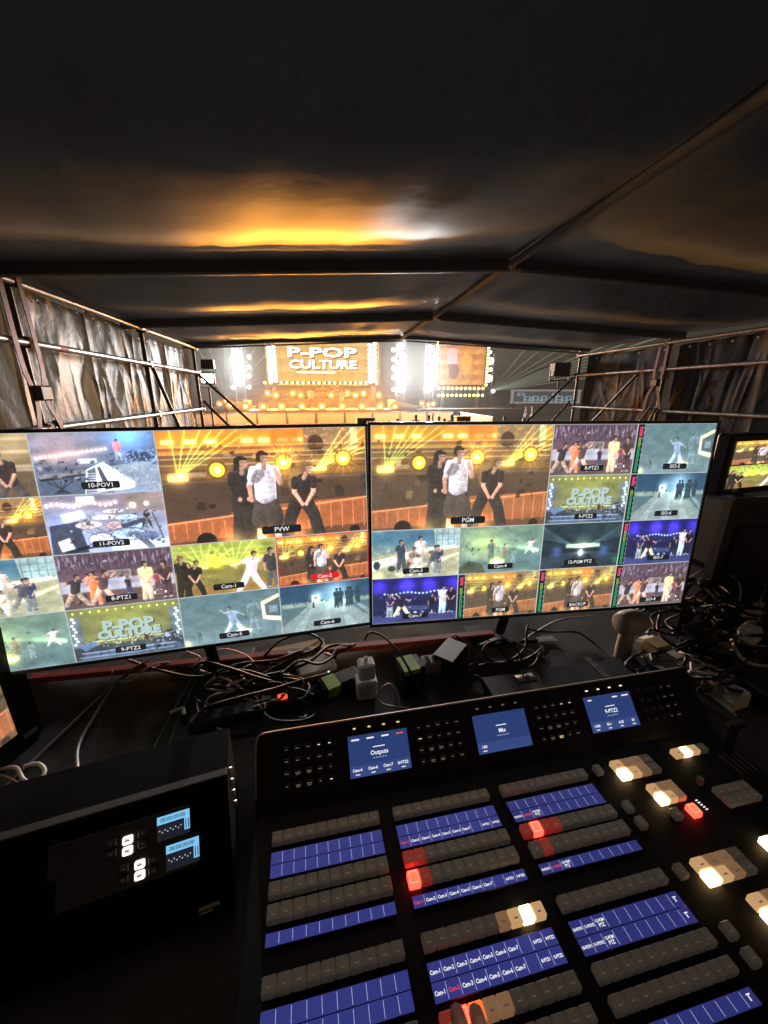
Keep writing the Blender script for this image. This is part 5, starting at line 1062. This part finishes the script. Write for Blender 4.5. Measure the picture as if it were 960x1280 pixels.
tie = on_desk('cable_tie', 'pale clip holding the two green cables together', 'clip', 221, 890, .6, .004); MB().box((0, 0, .006), (.034, .010, .008), ch=.002).build('clip_body', whitepl, tie); MB().box((.016, -.012, .004), (.008, .03, .004), ch=.001).build('clip_tail', whitepl, tie)
cable('white cable tracing a curve under the left monitor to the batten', [(140, 838, .02), (142, 850, .012), (165, 850, .02), (185, 834, .03), (210, 828, .02), (235, 834, .012), (250, 822, .03), (225, 812, .04)], whiterub, .0028)
cable('thin white cable crossing the red batten toward the centre', [(250, 832, .02), (275, 812, .03), (305, 818, .03), (322, 835, .02), (318, 855, .012)], whiterub, .0024)
cable('pale curved cable at the left edge of the black cable loops', [(292, 862, .02), (262, 872, .015), (256, 890, .012), (262, 905, .01), (285, 915, .01)], whiterub, .0032)
cable('pale cable arching inside the black cable loops', [(250, 838, .03), (285, 850, .03), (315, 868, .02), (345, 871, .02)], whiterub, .0028)
cable('black cable looping widest left of the power strip', [(345, 850, .03), (300, 838, .04), (262, 850, .03), (245, 880, .015), (262, 912, .008), (300, 918, .008), (330, 900, .02), (318, 872, .03), (285, 868, .03), (268, 890, .02)], rubber, .0048)
cable('black cable loop lying over the power strip end', [(238, 905, .05), (258, 885, .05), (300, 872, .055), (340, 862, .05), (380, 850, .04), (420, 840, .02)], rubber, .0045)
cable('black cable rising from the loops to the left monitor', [(240, 836, .06), (255, 828, .06), (285, 835, .05), (318, 846, .04), (355, 858, .03), (352, 872, .04)], rubber, .0048)
cable('black cable sweeping along behind the loops', [(160, 825, .03), (200, 838, .02), (250, 846, .03), (300, 830, .04), (345, 825, .03), (385, 812, .02), (420, 822, .03)], rubber, .0042)
cable('black cable bowed beneath the manila envelope', [(330, 820, .02), (352, 800, .04), (385, 792, .05), (402, 804, .03), (380, 818, .02), (340, 836, .02), (312, 855, .015)], rubber, .004)
cable('black cable crossing the small white plastic box', [(352, 842, .045), (375, 826, .05), (400, 830, .05), (425, 815, .03), (445, 805, .03)], rubber, .004)
cable('black cable bundle strand from the envelope to the white adapter', [(300, 846, .02), (345, 842, .035), (385, 828, .05), (412, 808, .04), (440, 806, .03)], rubber, .005)
cable('pale thin lead beside the strand from the envelope to the white adapter', [(395, 840, .04), (410, 826, .04), (424, 808, .04), (440, 806, .04)], whiterub, .002)
cable('dark cable arching from the white cube charger to the switcher', [(456, 800, .10), (462, 791, .14), (478, 795, .14), (498, 815, .13), (518, 848, .09), (540, 882, .04)], rubber, .0034)
cable('grey lead looping in front of the tall lime labelled adapter', [(500, 884, .02), (496, 866, .04), (486, 855, .05), (474, 866, .03), (478, 880, .02), (515, 886, .015), (530, 884, .015)], greyrub, .0028)
cable('thin grey lead from the socket block across the desk', [(545, 846, .01), (570, 838, .005), (596, 828, .005)], greyrub, .0022)
cable('coiled black cable ring on the grey tape', [(640, 845, .005), (648, 836, .01), (650, 818, .03), (630, 800, .04), (608, 806, .03), (606, 820, .012), (630, 828, .008), (655, 812, .02), (658, 790, .05), (660, 782, .06)], rubber, .0042)
cable('second turn of the coiled black cable on the grey tape', [(598, 832, .008), (618, 829, .008), (650, 826, .02), (668, 818, .03), (676, 812, .02), (668, 830, .008), (655, 834, .01), (640, 828, .02), (625, 812, .03), (610, 800, .03)], rubber, .0036)
cable('pale lead inside the coiled black cable', [(600, 806, .02), (620, 798, .03), (640, 800, .03), (668, 815, .02), (680, 822, .01)], whiterub, .0022)
cable('black cable from the coil past the laptop to the upright gadget', [(658, 786, .04), (690, 790, .02), (720, 790, .015), (740, 802, .01), (752, 812, .01), (762, 822, .012)], rubber, .0036)
cable('black cable from the white-topped box into the coil', [(572, 826, .03), (582, 812, .03), (578, 800, .04), (566, 796, .04), (585, 838, .01), (600, 846, .008)], rubber, .003)
cable('grey lead sloping from the right monitor to the coil', [(742, 770, .08), (700, 775, .06), (670, 790, .03), (655, 800, .015)], greyrub, .003)
cable('thick black cable arc over the pale trunking', [(826, 764, .10), (822, 785, .08), (832, 800, .07), (856, 813, .06), (880, 820, .06), (892, 838, .04), (905, 848, .03)], rubber, .0050)
cable('grey cable along the right side of the trunking down to the switcher', [(896, 846, .05), (908, 862, .03), (912, 880, .015), (920, 895, .01)], greyrub, .0034)
cable('white cable ring beside the side monitor', [(30, 958, .01), (48, 955, .01), (56, 965, .01), (45, 978, .01), (30, 975, .01), (20, 960, .01), (0, 962, .01)], whiterub, .0045)
cable('thin pale stick-like lead crossing the white cable ring', [(0, 968, .01), (18, 975, .01), (38, 988, .008)], whiterub, .0018)
# tangle on the right
random.seed(5); tg = MB(); cpt = D(905, 800, .05)
for i in range(64):
    u = random.uniform(832, 985); v = random.uniform(735, 858); a = random.uniform(0, 6.28); rr_ = random.uniform(18, 55); P = []
    for j in range(7):
        a += random.uniform(.4, 1.1); P.append(D(u+rr_*math.cos(a)*random.uniform(.7, 1.2), min(872, max(722, v+rr_*.45*math.sin(a))), random.uniform(.01, .08)+max(0, 800-v)/420))
    tg.mi(0 if i % 6 else (1 if i % 12 else 2)).tube([p-cpt for p in crom(P, 7)], random.choice((.003, .0036, .0045, .0055)), 7)
o = tg.build('cable_tangle', [rubber, greyrub, whiterub], None, cpt, smooth=True); tag(o, 'dense tangle of black cables heaped at the right end of the desk', 'cables', kind='stuff')
for lab, pts, m, r in (('pale grey cable arching highest over the cable tangle', [(862, 722, .20), (880, 714, .22), (910, 718, .22), (925, 732, .2), (924, 752, .15)], whiterub, .003),
        ('black cable with a bright sheen leaning out of the tangle by the monitor', [(855, 742, .16), (868, 728, .19), (890, 724, .20), (925, 722, .21), (955, 734, .2), (985, 750, .15)], rubber, .005),
        ('grey cable sagging across the front of the tangle', [(836, 758, .08), (850, 775, .06), (868, 795, .05), (880, 812, .05)], greyrub, .004),
        ('white lead curling at the far right of the tangle', [(948, 722, .18), (957, 735, .18), (950, 752, .14), (958, 768, .1), (985, 775, .1)], whiterub, .003),
        ('green lead at the right edge of the tangle', [(940, 782, .10), (955, 778, .10), (975, 786, .09), (1000, 790, .08)], greenrub, .006),
        ('black straight cable run inside the tangle behind the monitor edge', [(874, 728, .17), (890, 742, .16), (902, 758, .13), (912, 776, .1)], greyrub, .006)):
    cable(lab, pts, m, r)
brick('black square adapter in the middle of the cable tangle', 868, 815, .09, .07, .10, .4); brick('black adapter block at the monitor corner in the tangle', 846, 790, .06, .06, .11, .1)
brick('white plug adapter on the right of the cable tangle', 935, 800, .06, .05, .05, .5, None, None, 'wall_adapter', whitepl, .08); brick('small white plug low in the cable tangle', 928, 832, .04, .03, .03, .9, None, None, 'wall_adapter', whitepl, .03)
pb = on_desk('power_box', 'black power box with a tiny red lamp at the right of the switcher', 'power box', 960, 872, .2); MB().box((0, 0, .03), (.16, .10, .058), ch=.005).build('housing', black, pb); MB().box((-.055, -.052, .04), (.005, .003, .005)).build('status_lamp', emat('pb_led', (1, .04, .06), 5), pb)

random.seed(12); tg = MB(); cpt = D(300, 868, .02)
for i in range(16):
    u = random.uniform(262, 372); v = random.uniform(838, 896); a = random.uniform(0, 6.28); rr_ = random.uniform(14, 42); P = []
    for j in range(6):
        a += random.uniform(.5, 1.2); P.append(D(u+rr_*math.cos(a)*random.uniform(.8, 1.2), v+rr_*.4*math.sin(a), random.uniform(.008, .05)))
    tg.mi(0 if i % 5 else 1).tube([p-cpt for p in crom(P, 7)], random.choice((.0022, .003, .0038)), 7)
o = tg.build('cable_tangle', [rubber, whiterub], None, cpt, smooth=True); tag(o, 'knot of thin black leads heaped beside the power strip', 'cables', kind='stuff')

# ---------------------------------------------------------------- flight case and small monitor at the right, drapes behind
fc = thing('flight_case', 'black flight case with pale metal edges behind the right monitor', 'flight case', (1.72, 1.72, FLOOR_Z), YAW)
H1 = CAM_Z-.36-FLOOR_Z
MB().box((0, 0, H1/2), (1.1, .66, H1-.002), ch=.008).build('box', mat('case_black', (.008, .008, .009), .6, noise=.2, nscale=12), fc); MB().box((0, -.335, H1*.72), (1.0, .012, H1*.4), ch=.004).build('lid_panel', black, fc)
for x in (-.55, .55):
    for y in (-.33, .33): MB().box((x, y, H1/2), (.03, .03, H1+.006)).build('edge_trim', mat('case_edge', (.06, .06, .06), .4, .8), fc)
for z in (H1, H1*.5, .02): MB().box((0, -.334, z), (1.1, .016, .022)).build('edge_trim', MATS['case_edge'], fc)
for x in (-.25, .25): MB().box((x, -.345, H1*.5), (.07, .02, .06), ch=.006).build('latch', MATS['case_edge'], fc)
MB().box((-.33, -.343, H1*.62), (.10, .004, .10)).build('paper_label', paper, fc)
sm = thing('small_monitor', 'small monitor showing two orange stage pictures at the right picture edge', 'monitor', at_y(907, 612, 1.30), .30)
sw, sh_ = .31, .165
MB().box((sw/2, .03, sh_/2), (sw+.05, .05, sh_+.05), ch=.008).build('housing', black, sm); picquad('picture', feed('program'), sm, .0, sh_*.5+.002, sw, sh_, .003); picquad('picture', feed('yellow'), sm, .0, 0, sw, sh_*.5-.002, .003)
MB().box((sw*.16, .002, -.006), (.03, .004, .008)).build('badge', greypl, sm); nz_ = sm.location.z-.02-(CAM_Z-.36)
MB().cyl((sw/2, .05, -.02), (sw/2, .09, -sm.location.z+FLOOR_Z+H1 if False else -.30), .02).build('neck', black, sm)
st2 = MB().box((sw/2, .07, -.31), (.22, .16, .02)).build('stand', black, sm)

# ---------------------------------------------------------------- side monitor at the left edge
smx = thing('side_monitor', 'black field monitor seen edge-on at the left picture edge', 'monitor', (-.897, .80, DESK_Z), R(78))
f = lambda x, z, d: (x, d, z)
MB().prism([(-.44, .006), (-.02, .006), (-.004, .03), (0, .06), (0, .325), (-.012, .345), (-.43, .345), (-.44, .33)], 0, .07, f).build('housing', black, smx)
picquad('picture', feed('program'), smx, -.40, .065, -.055, .30, -.002)
for k in range(3): MB().cyl((-.035-.0, -.001, .10+.05*k), (-.035, -.006, .10+.05*k), .006, n=10).build('button', blackgloss, smx)
MB().box((-.03, -.002, .045), (.03, .003, .012)).build('badge', greypl, smx)

# ---------------------------------------------------------------- recorder rack at lower left
def hit(u, v, z): d = ray(u, v); k = (z-CAM_Z)/d.z; return Vector((0, 0, CAM_Z))+d*k
RZ = CAM_Z-.70; e0, e1 = hit(0, 1048, RZ), hit(284, 965, RZ); ed = (e1-e0); ry = math.atan2(ed.y, ed.x)
rk = thing('recorder_rack', 'black sloped rack with two video recorders at the lower left', 'rack', Vector((e1.x, e1.y, DESK_Z)), ry)
RH = RZ-DESK_Z; SL = .13
MB().prism([(.11, 0), (.11, RH), (.0, RH), (-.02, RH-.014), (-SL, .02), (-SL, 0)], -.62, 0, lambda y, z, x: (x, y, z)).build('case', mat('rack_black', (.005, .005, .006), .75, spec=.06, noise=.3, nscale=15, bump=.2, bscale=200, bdist=.001), rk)
MB().box((-.31, .0, RH+.002), (.62, .016, .004), ch=.001).build('front_edge', mat('rack_edge', (.07, .07, .075), .4), rk)
for k in range(4): MB().cyl((-.0+.001, .02+.0*k, RH-.02-.03*k), (.006, .02, RH-.02-.03*k), .006, n=8).build('side_screw', steel, rk)
# front panel frame: x along the rack, y up the slope, z out of the slope
pa, pbv = Vector((0, -SL, .02)), Vector((0, -.02, RH-.014)); up_ = (pbv-pa).normalized(); nr_ = Vector((1, 0, 0)).cross(up_).normalized()
FM = Matrix((( 1, up_.x, nr_.x, 0), (0, up_.y, nr_.y, 0), (0, up_.z, nr_.z, 0), (0, 0, 0, 1))); FM.translation = pa
SLP = (pbv-pa).length
FMW = Matrix.Translation(rk.location) @ Matrix.Rotation(ry, 4, 'Z') @ FM
def slope(u, v):
    d = ray(u, v); o_ = Vector((0, 0, CAM_Z)); n = FMW.to_3x3().col[2]; k = (FMW.translation-o_).dot(n)/d.dot(n); return FMW.inverted() @ (o_+d*k)
lcd_b = emat('lcd_cyan', (.20, .55, .85), 1.); lcd_d = emat('lcd_dark', (.01, .012, .02), 1.); lcd_t = emat('lcd_text', (.01, .03, .10), 1.); lcd_w = emat('lcd_dots', (.35, .42, .5), 1.)
for k, ((lu, lv), keys) in enumerate((((218.5, 1029), ((142, 1058), (162, 1054), (181, 1045))), ((230, 1064), ((157, 1090), (177, 1084), (194, 1078))))):
    c = slope(lu, lv); rec = MB()
    un = thing('video_recorder', ['upper', 'lower'][k]+' video recorder in the black rack with lit keys and cyan timecode', 'recorder', M=FMW @ Matrix.Translation((c.x-.05, c.y, .0015)), group='recorders in the black rack')
    MB().box((-.03, 0, .0035), (.21, .048, .007), ch=.0015).build('front_panel', mat('recorder_face', (.014, .014, .016), .4), un)
    x0 = .05-.026; x1 = .05+.026; q = MB(); z = .0076
    q.mi(1).quad((x0, -.018, z), (x1, -.018, z), (x1, .018, z), (x0, .018, z)); z += .0004
    q.mi(0).quad((x0, .006, z), (x1, .006, z), (x1, .018, z), (x0, .018, z)); q.quad((x1-.009, -.012, z), (x1, -.012, z), (x1, .006, z), (x1-.009, .006, z))
    q.mesh_in(text_mesh('00:00:00:00', .0085, .0001), Matrix.Translation(((x0+x1)/2-.001, .0118, z+.0004)), 2)
    for j in range(9): q.mi(3).quad((x0+.003+.0042*j, -.004-.003*(j % 2), z), (x0+.005+.0042*j, -.004-.003*(j % 2), z), (x0+.005+.0042*j, -.002-.003*(j % 2), z), (x0+.003+.0042*j, -.002-.003*(j % 2), z))
    q.mi(2)
    for j in range(2): q.quad((x1-.007+.004*j, -.010, z+.0004), (x1-.0055+.004*j, -.010, z+.0004), (x1-.0055+.004*j, .004, z+.0004), (x1-.007+.004*j, .004, z+.0004))
    q.build('timecode_display', [lcd_b, lcd_d, lcd_t, lcd_w], un, smooth='keep')
    wk = emat('recorder_key_lit', (1, .90, .74), 1.6); dkk = mat('recorder_key_dark', (.035, .034, .033), .5)
    for j, (ku, kv) in enumerate(keys):
        p = slope(ku, kv)
        for r_ in range(2):
            b = MB(); b.box((0, 0, .0085), (.0155, .0125, .006), ch=.0018); b.mi(1).box((0, 0, .0117), (.007, .002, .0006)); b.box((0, .0022, .0117), (.007, .0008, .0006))
            b.build('key', [wk if j == 1 else dkk, black if j == 1 else greypl], un, (p.x-c.x+.05, p.y-c.y+.0075-.015*r_, 0))
sb = slope(250, 1138)
ms_ = thing('logo_badge', 'faint grey badge strip on the lower right of the recorder rack', 'badge', M=FMW @ Matrix.Translation((slope(262, 1132).x, max(.006, slope(262, 1132).y), .001)))
MB().box((0, 0, .001), (.034, .005, .002), ch=.0005).build('plate', greypl, ms_); MB().box((-.006, -.006, .001), (.022, .003, .002), ch=.0005).build('plate', greypl, ms_)

# ---------------------------------------------------------------- the operator's hand at the lower edge
hb = CM @ Matrix.Translation((.2276+.029, -.2855, .0))
J = {'palm': ((.012, -.128, .062), (.034, .016)), 'wrist': ((.020, -.200, .070), (.027, .020)), 'fore': ((.035, -.300, .075), (.034, .028)), 'elb': ((.06, -.42, .08), (.042, .036)), 'knb': ((.010, -.095, .064), (.038, .014))}
B = [('palm', 'wrist'), ('wrist', 'fore'), ('fore', 'elb'), ('palm', 'knb')]
for n_, x0, x1, L2, tipz in (('a', -.026, -.008, .004, .018), ('b', -.004, .015, -.001, .018), ('c', .020, .050, -.036, .03), ('d', .040, .064, -.060, .04)):
    J[n_+'1'] = ((x0, -.078, .064), .0115); J[n_+'2'] = ((x0*.4+x1*.6, -.040+L2*.6, .060), .0112); J[n_+'3'] = ((x0*.15+x1*.85, -.014+L2*.9, .040), .0108); J[n_+'4'] = ((x1, .0+L2, tipz+.006), .0098); J[n_+'5'] = ((x1, .004+L2, tipz), .0068)
    B += [('knb', n_+'1'), (n_+'1', n_+'2'), (n_+'2', n_+'3'), (n_+'3', n_+'4'), (n_+'4', n_+'5')]
J['t1'] = ((-.030, -.135, .052), .014); J['t2'] = ((-.052, -.108, .042), .0115); J['t3'] = ((-.058, -.080, .034), .0095); J['t4'] = ((-.056, -.064, .030), .007)
B += [('palm', 't1'), ('t1', 't2'), ('t2', 't3'), ('t3', 't4')]
hmsh = human_mesh('hand', J, B, [skin_m], lambda c: 0)
hand = bpy.data.objects.new('hand', hmsh); COL.objects.link(hand); hand.matrix_world = hb; tag(hand, 'hand of the operator pressing glowing keys at the lower picture edge', 'hand')
sv_ = MB().tube([(.030, -.27, .073), (.037, -.31, .076), (.063, -.43, .08)], [.040, .043, .052], 14).build('sleeve', shirt_d, hand, smooth=True)

# ---------------------------------------------------------------- smoke-filled night air over the whole place
hz_ = MB().box((0, 300, 5.0), (860, 860, 12.4)).build('haze', []); tag(hz_, kind='stuff'); hm = bpy.data.materials.new('night_haze'); hm.use_nodes = True; ht = hm.node_tree; ht.nodes.clear()
pv = ht.nodes.new('ShaderNodeVolumePrincipled'); pv.inputs['Color'].default_value = (.92, .93, .95, 1); pv.inputs['Density'].default_value = .0007; pv.inputs['Anisotropy'].default_value = .35; ho = ht.nodes.new('ShaderNodeOutputMaterial'); ht.links.new(pv.outputs[0], ho.inputs['Volume'])
hz_.data.materials.append(hm)

# stage smoke hanging round the lamps: one soft-edged body of air
sm_ = bmesh.new(); bmesh.ops.create_icosphere(sm_, subdivisions=4, radius=1.); sme = bpy.data.meshes.new('smoke'); sm_.to_mesh(sme); sm_.free()
smo = bpy.data.objects.new('smoke', sme); COL.objects.link(smo); smo.location = TENT @ Vector((1.5, 43, 2.6)); smo.rotation_euler = (0, 0, YAW); smo.scale = (19, 8.5, 6.5); tag(smo, 'golden stage smoke drifting round the lamps', kind='stuff')
hm2 = hm.copy(); hm2.name = 'stage_smoke'; hm2.node_tree.nodes['Principled Volume'].inputs['Density'].default_value = .0030; hm2.node_tree.nodes['Principled Volume'].inputs['Color'].default_value = (.95, .92, .86, 1); sme.materials.append(hm2)
